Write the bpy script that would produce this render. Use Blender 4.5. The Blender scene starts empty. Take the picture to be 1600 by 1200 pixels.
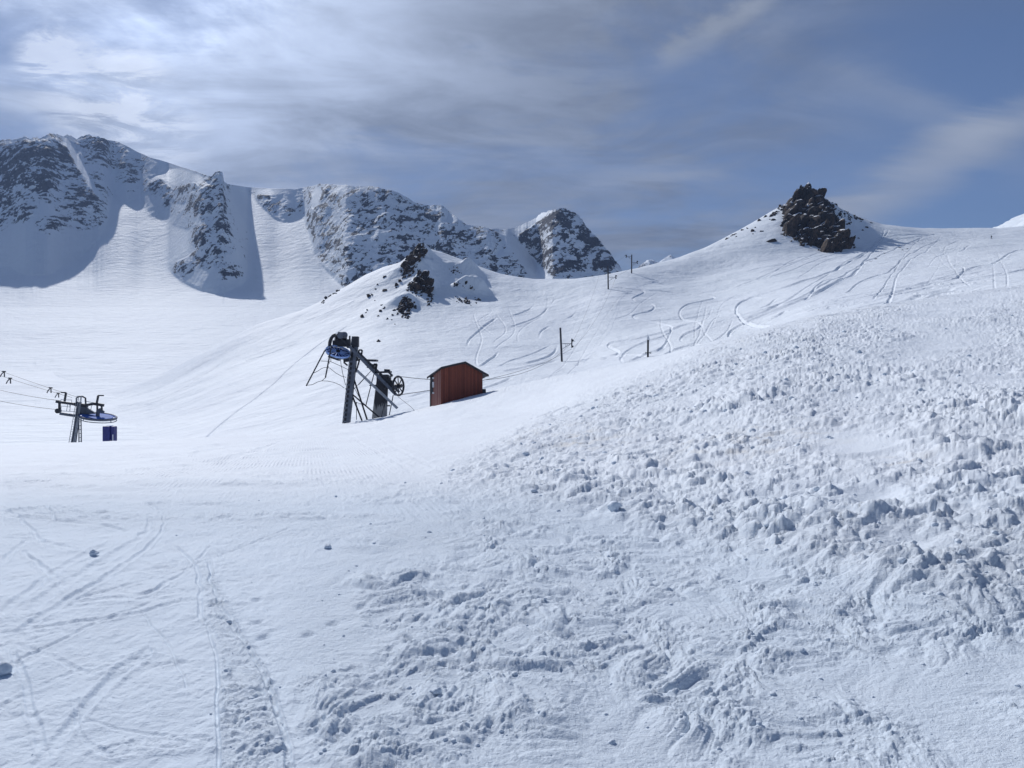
import bpy, bmesh, math, random
import numpy as np
from mathutils import Vector, Matrix
random.seed(7); RS = np.random.RandomState(11)
F = 1186.0; CH = 1.65
scene = bpy.context.scene
COL = scene.collection
R = math.radians
SUN_AZ, SUN_EL = R(31), R(38)          # azimuth to the left of the view direction

def P(px, py, d):
    return Vector((d*(px-800)/F, d, CH + d*(600-py)/F))

# ------------------------------------------------------------------ numpy noise
def _hash(ix, iy, iz, seed):
    h = (ix*374761393 + iy*668265263 + iz*2147483647 + seed*1274126177) & 0xffffffff
    h = ((h ^ (h >> 13)) * 1274126177) & 0xffffffff
    h = ((h ^ (h >> 16)) * 2246822519) & 0xffffffff
    h = h ^ (h >> 15)
    return h.astype(np.float64) / 4294967295.0
def vnoise(x, y, seed=0):
    ix = np.floor(x).astype(np.int64); iy = np.floor(y).astype(np.int64)
    fx = x-ix; fy = y-iy
    fx = fx*fx*fx*(fx*(fx*6-15)+10); fy = fy*fy*fy*(fy*(fy*6-15)+10)
    z = 0*ix
    a = _hash(ix, iy, z, seed); b = _hash(ix+1, iy, z, seed); c = _hash(ix, iy+1, z, seed); d = _hash(ix+1, iy+1, z, seed)
    return (a*(1-fx)+b*fx)*(1-fy) + (c*(1-fx)+d*fx)*fy*1.0
def vnoise3(x, y, w, seed=0):
    iw = np.floor(w).astype(np.int64); fw = w-iw; fw = fw*fw*(3-2*fw)
    ix = np.floor(x).astype(np.int64); iy = np.floor(y).astype(np.int64)
    fx = x-ix; fy = y-iy; fx = fx*fx*(3-2*fx); fy = fy*fy*(3-2*fy)
    out = 0
    for k in (0, 1):
        a = _hash(ix, iy, iw+k, seed); b = _hash(ix+1, iy, iw+k, seed); c = _hash(ix, iy+1, iw+k, seed); d = _hash(ix+1, iy+1, iw+k, seed)
        v = (a*(1-fx)+b*fx)*(1-fy) + (c*(1-fx)+d*fx)*fy
        out = out + v*((1-fw) if k == 0 else fw)
    return out
def fbm(x, y, octs=4, seed=0, ridged=False, gain=.5):
    s = 0; a = 1; t = 0
    for o in range(octs):
        n = vnoise(x*2**o + 17.3*o, y*2**o - 9.1*o, seed+o)*2-1
        if ridged: n = 1-2*np.abs(n)
        s = s + a*n; t += a; a *= gain
    return s/t
def fbm3(x, y, z, octs=4, seed=0, ridged=False, gain=.5):
    s = 0; a = 1; t = 0
    for o in range(octs):
        n = vnoise3(x*2**o + 17.3*o, y*2**o - 9.1*o, z*2**o + 3.7*o, seed+o)*2-1
        if ridged: n = 1-2*np.abs(n)
        s = s + a*n; t += a; a *= gain
    return s/t
def clods(x, y, cell, seed, present=.6):
    """lumpy clods: rounded irregular domes on a jittered grid"""
    x = x/cell; y = y/cell
    wx = x + .6*(vnoise(x*1.7, y*1.7, seed+50)*2-1) + .34*(vnoise(x*4.3, y*4.3, seed+51)*2-1)
    wy = y + .6*(vnoise(x*1.7+40, y*1.7, seed+52)*2-1) + .34*(vnoise(x*4.3+9, y*4.3, seed+53)*2-1)
    ix = np.floor(wx).astype(np.int64); iy = np.floor(wy).astype(np.int64)
    best = np.zeros_like(x); z = 0*ix
    for i in (-1, 0, 1):
        for j in (-1, 0, 1):
            cx = ix+i; cy = iy+j
            hx = _hash(cx, cy, z, seed); hy = _hash(cx, cy, z+1, seed); hr = _hash(cx, cy, z+2, seed)
            on = (_hash(cx, cy, z+3, seed) < present)
            r = .28+.42*hr
            d2 = ((wx-cx-hx)**2 + (wy-cy-hy)**2)/(r*r)
            h = np.clip(1-d2, 0, 1)**.78*r*on*(.4+.75*hy)
            np.maximum(best, h, out=best)
    return best
def billow(x, y, L, seed, octs=5, gain=.56, warp=.35):
    x = x/L; y = y/L
    wx = x+warp*(vnoise(x*.9, y*.9, seed+70)*2-1)*1.6; wy = y+warp*(vnoise(x*.9+31, y*.9, seed+71)*2-1)*1.6
    out = 0; a = 1; t = 0
    for o in range(octs):
        c, sn = math.cos(.6+o*1.1), math.sin(.6+o*1.1); f = 1.93**o
        n = np.abs(vnoise((wx*c-wy*sn)*f+o*7.7, (wx*sn+wy*c)*f-o*3.1, seed+o)*2-1)
        out = out+a*n; t += a; a *= gain
    return out/t
def smooth1(a, sig, axis):
    n = int(max(1, math.ceil(sig*3))); k = np.exp(-.5*(np.arange(-n, n+1)/sig)**2); k /= k.sum()
    pad = [(0, 0)]*a.ndim; pad[axis] = (n, n)
    ap = np.pad(a, pad, mode='edge'); out = np.zeros_like(a)
    for i, w in enumerate(k):
        sl = [slice(None)]*a.ndim; sl[axis] = slice(i, i+a.shape[axis]); out += w*ap[tuple(sl)]
    return out
def sstep(a, b, x):
    t = np.clip((x-a)/(b-a), 0, 1); return t*t*(3-2*t)

# raster masks in photograph-plane coordinates of the terrain grids: 2-px cells
RX0, RX1, RY0, RY1, RSTEP = -700, 2300, 150, 1450, 2
def poly_mask(poly, soft=3):
    xs = np.arange(RX0, RX1, RSTEP); ys = np.arange(RY0, RY1, RSTEP)
    X, Y = np.meshgrid(xs, ys); ins = np.zeros(X.shape, bool); n = len(poly)
    for i in range(n):
        x1, y1 = poly[i]; x2, y2 = poly[(i+1) % n]
        if y1 == y2: continue
        c = ((y1 > Y) != (y2 > Y)) & (X < (x2-x1)*(Y-y1)/(y2-y1)+x1)
        ins ^= c
    m = ins.astype(np.float64)
    if soft: m = smooth1(smooth1(m, soft/RSTEP, 0), soft/RSTEP, 1)
    return m
def sample(m, px, py):
    fx = np.clip((px-RX0)/RSTEP, 0, m.shape[1]-1.001); fy = np.clip((py-RY0)/RSTEP, 0, m.shape[0]-1.001)
    ix = fx.astype(int); iy = fy.astype(int); fx = fx-ix; fy = fy-iy
    return (m[iy, ix]*(1-fx)+m[iy, ix+1]*fx)*(1-fy)+(m[iy+1, ix]*(1-fx)+m[iy+1, ix+1]*fx)*fy
def blob(px, py, cx, cy, rx, ry, rot=0):
    c, s = math.cos(R(rot)), math.sin(R(rot)); dx = px-cx; dy = py-cy
    u = (dx*c+dy*s)/rx; v = (-dx*s+dy*c)/ry
    return np.exp(-(u*u+v*v))

def pchip(D, Z, dq):
    """D,Z: (K,N) nodes per column, dq: (M,N) -> z(M,N), monotone hermite"""
    K, N = D.shape; h = np.diff(D, axis=0); m = np.diff(Z, axis=0)/h
    t = np.zeros((K, N)); t[0] = m[0]; t[-1] = m[-1]
    for k in range(1, K-1):
        w1 = 2*h[k]+h[k-1]; w2 = h[k]+2*h[k-1]
        same = (m[k-1]*m[k]) > 0
        with np.errstate(all='ignore'):
            hm = (w1+w2)/(w1/m[k-1]+w2/m[k])
        t[k] = np.where(same, hm, 0)
    out = np.zeros_like(dq)
    for k in range(K-1):
        sel = (dq >= D[k]) if k == K-2 else ((dq >= D[k]) & (dq <= D[k+1]))
        u = np.clip((dq-D[k])/h[k], 0, 1)
        z = (2*u**3-3*u*u+1)*Z[k] + (u**3-2*u*u+u)*h[k]*t[k] + (-2*u**3+3*u*u)*Z[k+1] + (u**3-u*u)*h[k]*t[k+1]
        out = np.where(sel | ((k == 0) & (dq < D[0])), z, out)
    return out

def grid_mesh(name, X, Y, Z, attrs, mat, smooth=True):
    M, N = X.shape
    me = bpy.data.meshes.new(name)
    co = np.stack([X, Y, Z], -1).reshape(-1, 3).astype(np.float32)
    i = np.arange((M-1)*N).reshape(M-1, N)[:, :-1].ravel()
    quads = np.stack([i, i+1, i+N+1, i+N], -1).astype(np.int32)
    nf = len(quads)
    me.vertices.add(len(co)); me.vertices.foreach_set('co', co.ravel())
    me.loops.add(nf*4); me.loops.foreach_set('vertex_index', quads.ravel())
    me.polygons.add(nf); me.polygons.foreach_set('loop_start', np.arange(0, nf*4, 4, dtype=np.int32))
    me.update(calc_edges=True)
    if smooth: me.polygons.foreach_set('use_smooth', np.ones(nf, bool))
    for k, v in attrs.items():
        a = me.attributes.new(k, 'FLOAT', 'POINT'); a.data.foreach_set('value', v.ravel().astype(np.float32))
    me.materials.append(mat)
    o = bpy.data.objects.new(name, me); COL.objects.link(o)
    return o

# ------------------------------------------------------------------ materials
def newmat(name):
    m = bpy.data.materials.new(name); m.use_nodes = True; nt = m.node_tree
    return m, nt, nt.nodes['Principled BSDF']
def N(nt, t, **kw):
    n = nt.nodes.new(t)
    for k, v in kw.items():
        if k in n.inputs.keys(): n.inputs[k].default_value = v
        else: setattr(n, k, v)
    return n
def mth(nt, op, a, b=None, clamp=False):
    n = nt.nodes.new('ShaderNodeMath'); n.operation = op; n.use_clamp = clamp
    for i, v in enumerate((a, b)):
        if v is None: continue
        if isinstance(v, (int, float)): n.inputs[i].default_value = v
        else: nt.links.new(v, n.inputs[i])
    return n.outputs[0]
def maprange(nt, v, a, b, c=0., d=1., smooth=True):
    n = nt.nodes.new('ShaderNodeMapRange'); nt.links.new(v, n.inputs['Value'])
    if smooth: n.interpolation_type = 'SMOOTHSTEP'
    n.inputs['From Min'].default_value = a; n.inputs['From Max'].default_value = b
    n.inputs['To Min'].default_value = c; n.inputs['To Max'].default_value = d
    return n.outputs['Result']
def noise_tex(nt, scale, detail=4, rough=.5, vec=None, dist=0.):
    n = nt.nodes.new('ShaderNodeTexNoise'); n.inputs['Scale'].default_value = scale
    n.inputs['Detail'].default_value = detail; n.inputs['Roughness'].default_value = rough; n.inputs['Distortion'].default_value = dist
    if vec is not None: nt.links.new(vec, n.inputs['Vector'])
    return n.outputs['Fac']
def mixcol(nt, fac, a, b):
    n = nt.nodes.new('ShaderNodeMix'); n.data_type = 'RGBA'
    if isinstance(fac, (int, float)): n.inputs['Factor'].default_value = fac
    else: nt.links.new(fac, n.inputs['Factor'])
    for s, v in (('A', a), ('B', b)):
        i = [q for q in n.inputs if q.name == s and q.type == 'RGBA'][0]
        if isinstance(v, tuple): i.default_value = (*v, 1)
        else: nt.links.new(v, i)
    return [q for q in n.outputs if q.type == 'RGBA'][0]
def bump(nt, h, dist, strength=1.0, normal=None):
    n = nt.nodes.new('ShaderNodeBump'); n.inputs['Distance'].default_value = dist; n.inputs['Strength'].default_value = strength
    nt.links.new(h, n.inputs['Height'])
    if normal is not None: nt.links.new(normal, n.inputs['Normal'])
    return n.outputs['Normal']
SNOW = (.82, .87, .925)
def snow_nodes(nt, bs):
    bs.inputs['Roughness'].default_value = .72
    bs.inputs['Specular IOR Level'].default_value = .13

def mat_near():
    m, nt, bs = newmat('snow_near'); snow_nodes(nt, bs)
    tc = N(nt, 'ShaderNodeTexCoord').outputs['Object']
    at = N(nt, 'ShaderNodeAttribute', attribute_name='dirt').outputs['Fac']
    n1 = noise_tex(nt, .35, 4, .55, tc)
    n2 = noise_tex(nt, 2.2, 5, .6, tc)
    f = maprange(nt, n1, .35, .7)
    c = mixcol(nt, f, SNOW, (.79, .835, .895))
    dm = mth(nt, 'MULTIPLY', at, maprange(nt, n2, .45, .7))
    c = mixcol(nt, dm, c, (.76, .745, .715))
    ao = N(nt, 'ShaderNodeAttribute', attribute_name='old_vignette').outputs['Fac']
    c = mixcol(nt, mth(nt, 'MULTIPLY', ao, maprange(nt, n2, .2, .6, .8, 1.)), c, (.69, .772, .86))  # grey piste tint that also carries the painted vignetting
    nt.links.new(c, bs.inputs['Base Color'])
    b1 = noise_tex(nt, 20, 6, .72, tc); b2 = noise_tex(nt, 90, 3, .6, tc)
    ag = N(nt, 'ShaderNodeAttribute', attribute_name='grain').outputs['Fac']
    h = mth(nt, 'MULTIPLY', b1, ag)
    nn = bump(nt, h, .026, 1.)
    nn = bump(nt, b2, .003, 1., nn)
    # groomed corduroy where the piste machine passed
    ac = N(nt, 'ShaderNodeAttribute', attribute_name='cord').outputs['Fac']
    mp = N(nt, 'ShaderNodeMapping'); nt.links.new(tc, mp.inputs['Vector']); mp.inputs['Rotation'].default_value = (0, 0, R(-15))
    wv = N(nt, 'ShaderNodeTexWave', Scale=3.6, Distortion=.5); wv.inputs['Detail Scale'].default_value = .6; wv.bands_direction = 'X'
    nt.links.new(mp.outputs[0], wv.inputs['Vector'])
    br = mth(nt, 'MULTIPLY', maprange(nt, n2, .45, .62, .15, 1.), maprange(nt, n1, .42, .55, .0, 1.))
    h2 = mth(nt, 'MULTIPLY', mth(nt, 'MULTIPLY', wv.outputs['Fac'], ac), br)
    nn = bump(nt, h2, .014, 1., nn)
    nt.links.new(nn, bs.inputs['Normal'])
    return m
def mat_mid():
    m, nt, bs = newmat('snow_mid'); snow_nodes(nt, bs)
    tc = N(nt, 'ShaderNodeTexCoord').outputs['Object']
    n1 = noise_tex(nt, .02, 4, .6, tc)
    c = mixcol(nt, maprange(nt, n1, .3, .7), (.815, .87, .925), (.78, .83, .895))
    nt.links.new(c, bs.inputs['Base Color'])
    b0 = noise_tex(nt, .07, 6, .6, tc)
    b1 = noise_tex(nt, .7, 6, .62, tc)
    ag = N(nt, 'ShaderNodeAttribute', attribute_name='grain').outputs['Fac']
    nn = bump(nt, b0, 1.6, 1.)
    nn = bump(nt, mth(nt, 'MULTIPLY', b1, ag), .5, 1., nn)
    nt.links.new(nn, bs.inputs['Normal'])
    return m
def rock_color(nt, tc, sc, a=(.055, .052, .052), b=(.15, .12, .10)):
    n = noise_tex(nt, sc, 6, .65, tc); n2 = noise_tex(nt, sc*.18, 3, .5, tc)
    c = mixcol(nt, maprange(nt, n, .35, .7), a, b)
    return mixcol(nt, maprange(nt, n2, .45, .65), c, tuple(v*1.35 for v in a)), n
def mat_mountain():
    m, nt, bs = newmat('mountain'); snow_nodes(nt, bs)
    tc = N(nt, 'ShaderNodeTexCoord').outputs['Object']
    ar = N(nt, 'ShaderNodeAttribute', attribute_name='rock').outputs['Fac']
    nz = noise_tex(nt, .2, 6, .75, tc, .3)
    v = mth(nt, 'ADD', ar, mth(nt, 'MULTIPLY', mth(nt, 'SUBTRACT', nz, .5), 1.7))
    fac = maprange(nt, v, .49, .515)
    rc, rn = rock_color(nt, tc, .12, (.012, .014, .024), (.034, .037, .052))
    n1 = noise_tex(nt, .008, 4, .6, tc)
    sc = mixcol(nt, maprange(nt, n1, .3, .7), (.81, .87, .925), (.775, .83, .895))
    nt.links.new(mixcol(nt, fac, sc, rc), bs.inputs['Base Color'])
    # wind ripples and avalanche runnels of the cirque floor
    mp = N(nt, 'ShaderNodeMapping'); nt.links.new(tc, mp.inputs['Vector']); mp.inputs['Scale'].default_value = (.02, .11, .11); mp.inputs['Rotation'].default_value = (0, 0, R(-20))
    b0 = noise_tex(nt, 1., 6, .6, mp.outputs[0])
    b1 = noise_tex(nt, .09, 6, .6, tc)
    h = mth(nt, 'ADD', mth(nt, 'MULTIPLY', b0, 1.5), mth(nt, 'MULTIPLY', b1, 2.4))
    h = mth(nt, 'ADD', h, mth(nt, 'MULTIPLY', mth(nt, 'MULTIPLY', rn, fac), 9.))
    nt.links.new(bump(nt, h, 1.0, .8), bs.inputs['Normal'])
    return m
def mat_rock():
    m, nt, bs = newmat('dark_rock'); bs.inputs['Roughness'].default_value = .85; bs.inputs['Specular IOR Level'].default_value = .2
    tc = N(nt, 'ShaderNodeTexCoord').outputs['Object']
    geo = N(nt, 'ShaderNodeNewGeometry'); pos = geo.outputs['Position']
    rc, rn = rock_color(nt, pos, .7, (.020, .017, .016), (.12, .082, .058))
    sx = N(nt, 'ShaderNodeSeparateXYZ'); nt.links.new(geo.outputs['Normal'], sx.inputs[0])
    sn = noise_tex(nt, .45, 5, .7, pos)
    v = mth(nt, 'ADD', sx.outputs['Z'], mth(nt, 'MULTIPLY', mth(nt, 'SUBTRACT', sn, .5), 1.3))
    fac = maprange(nt, v, .80, .88)
    nt.links.new(mixcol(nt, fac, rc, (.8, .83, .89)), bs.inputs['Base Color'])
    nt.links.new(bump(nt, rn, .8, 1.), bs.inputs['Normal'])
    return m
def simple(name, col, rough=.6, metal=0., var=.25, sc=3., bmp=.01):
    m, nt, bs = newmat(name); bs.inputs['Roughness'].default_value = rough; bs.inputs['Metallic'].default_value = metal
    tc = N(nt, 'ShaderNodeNewGeometry').outputs['Position']
    n = noise_tex(nt, sc, 5, .65, tc)
    c = mixcol(nt, maprange(nt, n, .3, .72), tuple(v*(1+var) for v in col), tuple(v*(1-var) for v in col))
    nt.links.new(c, bs.inputs['Base Color']); nt.links.new(bump(nt, n, bmp, .6), bs.inputs['Normal'])
    return m
def mat_planks(name, a, b, scale=1.0, axis='U'):
    m, nt, bs = newmat(name); bs.inputs['Roughness'].default_value = .75
    tc = N(nt, 'ShaderNodeTexCoord').outputs['Object']
    sx = N(nt, 'ShaderNodeSeparateXYZ'); nt.links.new(tc, sx.inputs[0])
    u = sx.outputs['X'] if axis == 'U' else sx.outputs['Y']
    u = mth(nt, 'MULTIPLY', u, 7.*scale)
    fr = mth(nt, 'FRACT', u); fl = mth(nt, 'FLOOR', u)
    wn = N(nt, 'ShaderNodeTexWhiteNoise'); wn.noise_dimensions = '1D'; nt.links.new(fl, wn.inputs['W'])
    mp = N(nt, 'ShaderNodeMapping'); nt.links.new(tc, mp.inputs['Vector']); mp.inputs['Scale'].default_value = (6, 6, .7)
    g = noise_tex(nt, 2., 5, .65, mp.outputs[0])
    f = mth(nt, 'ADD', mth(nt, 'MULTIPLY', wn.outputs['Value'], .5), mth(nt, 'MULTIPLY', g, .55))
    c = mixcol(nt, maprange(nt, f, .25, .8), a, b)
    gap = maprange(nt, fr, .03, .09)
    c = mixcol(nt, gap, tuple(v*.35 for v in a), c)
    nt.links.new(c, bs.inputs['Base Color']); nt.links.new(bump(nt, gap, .02, .8), bs.inputs['Normal'])
    return m
def mat_pillar():
    m, nt, bs = newmat('stained_concrete'); bs.inputs['Roughness'].default_value = .85
    tc = N(nt, 'ShaderNodeTexCoord').outputs['Object']
    mp = N(nt, 'ShaderNodeMapping'); nt.links.new(tc, mp.inputs['Vector']); mp.inputs['Scale'].default_value = (5, 5, .35)
    s = noise_tex(nt, 1.2, 5, .7, mp.outputs[0])
    sx = N(nt, 'ShaderNodeSeparateXYZ'); nt.links.new(tc, sx.inputs[0])
    top = maprange(nt, sx.outputs['Z'], 1.1, 2.6, -.12, .3)
    v = mth(nt, 'ADD', s, top)
    c = mixcol(nt, maprange(nt, v, .52, .62), (.34, .34, .34), (.045, .045, .055))
    nt.links.new(c, bs.inputs['Base Color']); nt.links.new(bump(nt, s, .02, .6), bs.inputs['Normal'])
    return m
MN, MM, MT, MR = mat_near(), mat_mid(), mat_mountain(), mat_rock()
M_DARK = simple('dark_steel', (.028, .03, .04), .5, .3)
M_STEEL = simple('weathered_steel', (.10, .115, .15), .55, .4)
M_GALV = simple('galvanised_steel', (.30, .32, .36), .5, .5)
M_BLUE = simple('blue_paint', (.055, .15, .50), .8, 0.)
M_BLUEL = simple('pale_blue_paint', (.34, .50, .88), .6, 0.)
M_NAVY = simple('navy_vinyl', (.018, .025, .16), .55, 0., .2, 4., .01)
M_RUBBER = simple('black_rubber', (.015, .015, .018), .6)
M_WOODPOLE = simple('tarred_pole', (.035, .034, .045), .7, 0., .4, 2.)
M_SNOWLUMP = MN
M_RED = mat_planks('red_planks', (.15, .036, .022), (.225, .058, .034))
M_REDLIT = mat_planks('lit_planks', (.22, .075, .06), (.34, .17, .14), 1., 'V')  # paler copy of the red planks, grazing light put into the colour
M_ROOF = simple('grey_sheet_roof', (.10, .11, .13), .5, .3)
M_FASCIA = simple('dark_fascia', (.03, .022, .025), .7)
M_EAVE = simple('pale_soffit', (.30, .27, .26), .7)
M_CONC = mat_pillar()
M_CLOTH = simple('dark_ski_clothing', (.03, .03, .045), .8)
M_SKIN = simple('skin', (.45, .28, .2), .6)
M_WHITE = simple('white_paint', (.7, .72, .76), .6)

def tag(o, label=None, cat=None, group=None, kind=None):
    if label: o['label'] = label
    if cat: o['category'] = cat
    if group: o['group'] = group
    if kind: o['kind'] = kind
    return o

# ------------------------------------------------------------------ mid hills (knoll, bowl, saddle, crag hill)
mid_cols = [-300, 0, 100, 200, 300, 400, 470, 540, 600, 655, 700, 760, 835, 900, 950, 1012, 1070, 1130, 1200, 1260, 1320, 1380, 1460, 1530, 1600, 1800, 2200]
mid_nodes = {  # (py, depth) front (hidden) -> skyline
 -300: [(780,60),(790,100),(790,150),(780,200),(770,270),(760,330)],
 0:    [(760,65),(740,105),(725,160),(705,220),(690,280),(680,330)],
 100:  [(745,65),(715,105),(700,160),(672,220),(648,280),(635,330)],
 200:  [(735,68),(700,105),(672,150),(635,220),(605,280),(585,330)],
 300:  [(728,70),(690,105),(655,150),(605,215),(570,280),(541,330)],
 400:  [(718,72),(680,108),(640,150),(580,215),(540,275),(508,330)],
 470:  [(708,74),(665,110),(620,155),(560,220),(515,280),(486,335)],
 540:  [(700,75),(655,110),(600,155),(535,225),(485,285),(447,335)],
 600:  [(695,80),(640,112),(585,158),(520,225),(468,280),(418,330)],
 655:  [(690,85),(632,115),(575,165),(508,240),(450,290),(388,335)],
 700:  [(670,88),(620,117),(570,165),(510,240),(455,295),(396,345)],
 760:  [(655,92),(605,120),(568,165),(515,230),(465,290),(419,345)],
 835:  [(640,95),(595,122),(563,170),(520,220),(480,270),(437,335)],
 900:  [(630,98),(585,125),(558,180),(515,225),(478,265),(438,330)],
 950:  [(620,100),(577,122),(545,165),(502,218),(460,262),(431,332)],
 1012: [(610,95),(568,120),(545,150),(500,215),(455,280),(417,345)],
 1070: [(605,80),(558,113),(528,150),(490,215),(445,295),(402,365)],
 1130: [(600,70),(550,105),(518,150),(480,220),(430,310),(375,400)],
 1200: [(580,60),(530,95),(498,140),(457,220),(410,320),(336,425)],
 1260: [(560,55),(510,85),(480,130),(445,210),(400,330),(299,430)],
 1320: [(550,52),(500,80),(470,125),(437,205),(395,335),(330,430)],
 1380: [(540,50),(490,75),(460,120),(430,200),(390,340),(357,440)],
 1460: [(525,50),(476,75),(448,120),(418,200),(388,340),(364,460)],
 1530: [(512,50),(463,75),(436,120),(408,200),(382,335),(368,475)],
 1600: [(500,50),(450,75),(425,120),(400,200),(380,330),(364,480)],
 1800: [(480,50),(430,75),(405,120),(380,200),(362,330),(350,480)],
 2200: [(470,50),(420,75),(395,120),(370,200),(352,330),(340,480)]}
sky_mid = [(-300,760),(0,680),(100,635),(200,585),(300,541),(400,508),(470,487),(500,473),(520,461),(545,446),(570,431),(600,418),(625,412),(640,400),(655,391),(672,390),(690,395),(720,406),(750,418),(780,428),(810,434),(835,437),(900,438),(930,436),(950,432),(1000,420),(1060,404),(1100,391),(1130,377),(1160,361),(1180,349),(1215,328),(1235,321),(1250,317),(1262,314),(1275,313),(1295,321),(1320,335),(1350,347),(1380,357),(1440,363),(1500,367),(1560,367),(1600,362),(1800,350),(2200,340)]
def col_axis(lo, hi, step, xlo, xhi, outer):
    return np.concatenate([np.arange(xlo, lo, outer), np.arange(lo, hi, step), np.arange(hi, xhi+1, outer)])
TR_MID = [
 (.5,.16,[(957,453),(975,455),(990,457),(1008,458),(1005,462),(995,466),(988,470),(990,474),(1005,477),(1020,479),(1024,483),(1015,488),(1000,491),(988,494),(990,498),(1010,500),(1035,503),(1050,508),(1048,515),(1045,522),(1042,532),(1035,542),(1022,550)]),
 (.5,.16,[(1010,457),(1060,458),(1105,460),(1118,462),(1112,466),(1095,470),(1070,478),(1060,487),(1065,495),(1080,498),(1090,503)]),
 (.35,.13,[(1000,501),(1030,499),(1065,495),(1120,485),(1150,479)]),
 (.5,.17,[(897,566),(930,561),(950,556),(965,552),(968,547),(955,543),(948,538),(960,533),(990,528),(1020,521),(1050,514),(1070,507),(1090,504),(1097,507),(1090,514),(1070,520),(1062,527),(1066,532)]),
 (.5,.15,[(972,566),(969,560),(975,550),(990,540),(1015,530),(1040,522),(1052,513)]),
 (.45,.14,[(985,565),(1010,552),(1030,545),(1042,538)]),
 (.45,.14,[(1034,557),(1055,545),(1080,537),(1088,535),(1094,541),(1082,550)]),
 (.6,.22,[(1382,358),(1378,372),(1365,385),(1345,403),(1320,415),(1290,427),(1250,440),(1220,450),(1180,460),(1160,468),(1150,477),(1150,488),(1157,497),(1168,504),(1180,508),(1205,513)]),
 (.6,.2,[(1390,359),(1375,380),(1355,405),(1335,425),(1300,443),(1270,457),(1230,475),(1200,487),(1170,500),(1145,512),(1137,522),(1145,530),(1155,537)]),
 (.5,.18,[(1372,374),(1350,396),(1325,412)]),
 (.45,.16,[(1345,418),(1325,432),(1290,448),(1255,460),(1240,464)]),
 (.4,.14,[(1302,432),(1280,442),(1268,453),(1255,465)]),
 (.4,.16,[(1120,495),(1160,486),(1195,477),(1215,463)]),
 (.4,.14,[(1080,494),(1120,487),(1150,480)]),
 (.4,.14,[(1120,504),(1160,493),(1200,481),(1222,470)]),
 (.4,.15,[(1380,372),(1410,368),(1440,366),(1475,367)]),
 (.4,.15,[(1180,506),(1210,496),(1230,483)]),
 (.35,.16,[(1370,462),(1430,448),(1480,437),(1500,430),(1508,420),(1500,412)]),
 (.35,.13,[(1335,472),(1370,466),(1400,457)]),
 (.3,.13,[(1300,497),(1350,480),(1400,468),(1470,462)]),
 (.35,.13,[(1500,425),(1540,412),(1570,402),(1610,385)]),
 (.3,.1,[(1460,405),(1475,398),(1500,390),(1520,382)]),
 (.35,.14,[(1470,397),(1478,385),(1500,375)]),
 (.3,.1,[(1350,369),(1400,384),(1450,392),(1520,386),(1600,380)]),
 (.7,.22,[(730,542),(733,530),(742,520),(755,510),(777,497)]),
 (.6,.2,[(800,494),(825,485),(834,477)]), (.6,.17,[(795,511),(830,502),(850,490),(858,480)]),
 (.6,.16,[(842,527),(845,517),(860,510)]), (.6,.18,[(820,567),(845,560),(866,552),(871,540)]),
 (.5,.2,[(748,572),(765,560),(775,553),(779,548)]), (.5,.15,[(884,500),(894,496),(900,490)]), (.5,.13,[(862,476),(865,469),(871,466)]),
 (.4,.12,[(778,572),(800,560),(830,552),(860,540)]), (.4,.12,[(785,580),(830,570),(870,562)]),
 (.22,.05,[(933,440),(915,475),(900,505),(890,530)]), (.22,.06,[(951,455),(930,495),(905,535),(880,570),(862,586)]), (.22,.06,[(978,459),(950,490),(925,530),(900,570),(885,588)]),
 (.3,.12,[(318,682),(350,657),(400,622),(440,590),(470,560),(510,527),(545,505)]),
 (.4,.14,[(175,628),(205,624),(235,617),(262,605),(290,592),(330,570),(347,559)]),
 (.3,.1,[(470,505),(500,495),(540,478),(560,468)]), (.3,.12,[(380,560),(420,548),(470,530)]),
 (.35,.12,[(1110,470),(1140,466),(1200,462)]), (.3,.12,[(800,455),(812,452),(820,448)]), (.5,.14,[(940,556),(985,553),(1012,556)]),
 (.35,.13,[(640,620),(665,612),(720,603),(760,596)]), (.35,.15,[(752,607),(775,600),(800,590)]),
]
def scurve(x0, y0, x1, y1, amp, waves, ph, n=26):
    L = math.hypot(x1-x0, y1-y0); nx, ny = -(y1-y0)/L, (x1-x0)/L; out = []
    for i in range(n):
        t = i/(n-1); a = amp*(.5+.7*t)*math.sin(ph+t*waves*6.283); out.append((x0+(x1-x0)*t+nx*a, y0+(y1-y0)*t+ny*a*.55))
    return out
_r = random.Random(5)
for i in range(10):
    x0 = _r.uniform(1385, 1480); y0 = _r.uniform(362, 372); x1 = x0-_r.uniform(60, 330); y1 = _r.uniform(430, 500)
    TR_MID.append((_r.uniform(.3, .5), _r.uniform(.08, .15), scurve(x0, y0, x1, y1, _r.uniform(3, 14), _r.uniform(.5, 2.2), _r.uniform(0, 6))))
for i in range(8):
    x0 = _r.uniform(1400, 1600); y0 = _r.uniform(368, 400); x1 = x0+_r.uniform(-60, 60); y1 = y0+_r.uniform(30, 70)
    TR_MID.append((.3, _r.uniform(.03, .06), scurve(x0, y0, x1, y1, _r.uniform(3, 8), _r.uniform(.4, 1.), _r.uniform(0, 6))))
for i in range(8):
    x0 = _r.uniform(960, 1180); y0 = _r.uniform(455, 500); x1 = x0+_r.uniform(-110, 20); y1 = y0+_r.uniform(40, 80)
    TR_MID.append((_r.uniform(.3, .4), _r.uniform(.05, .10), scurve(x0, y0, x1, y1, _r.uniform(5, 13), _r.uniform(.4, 1.2), _r.uniform(0, 6))))
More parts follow.
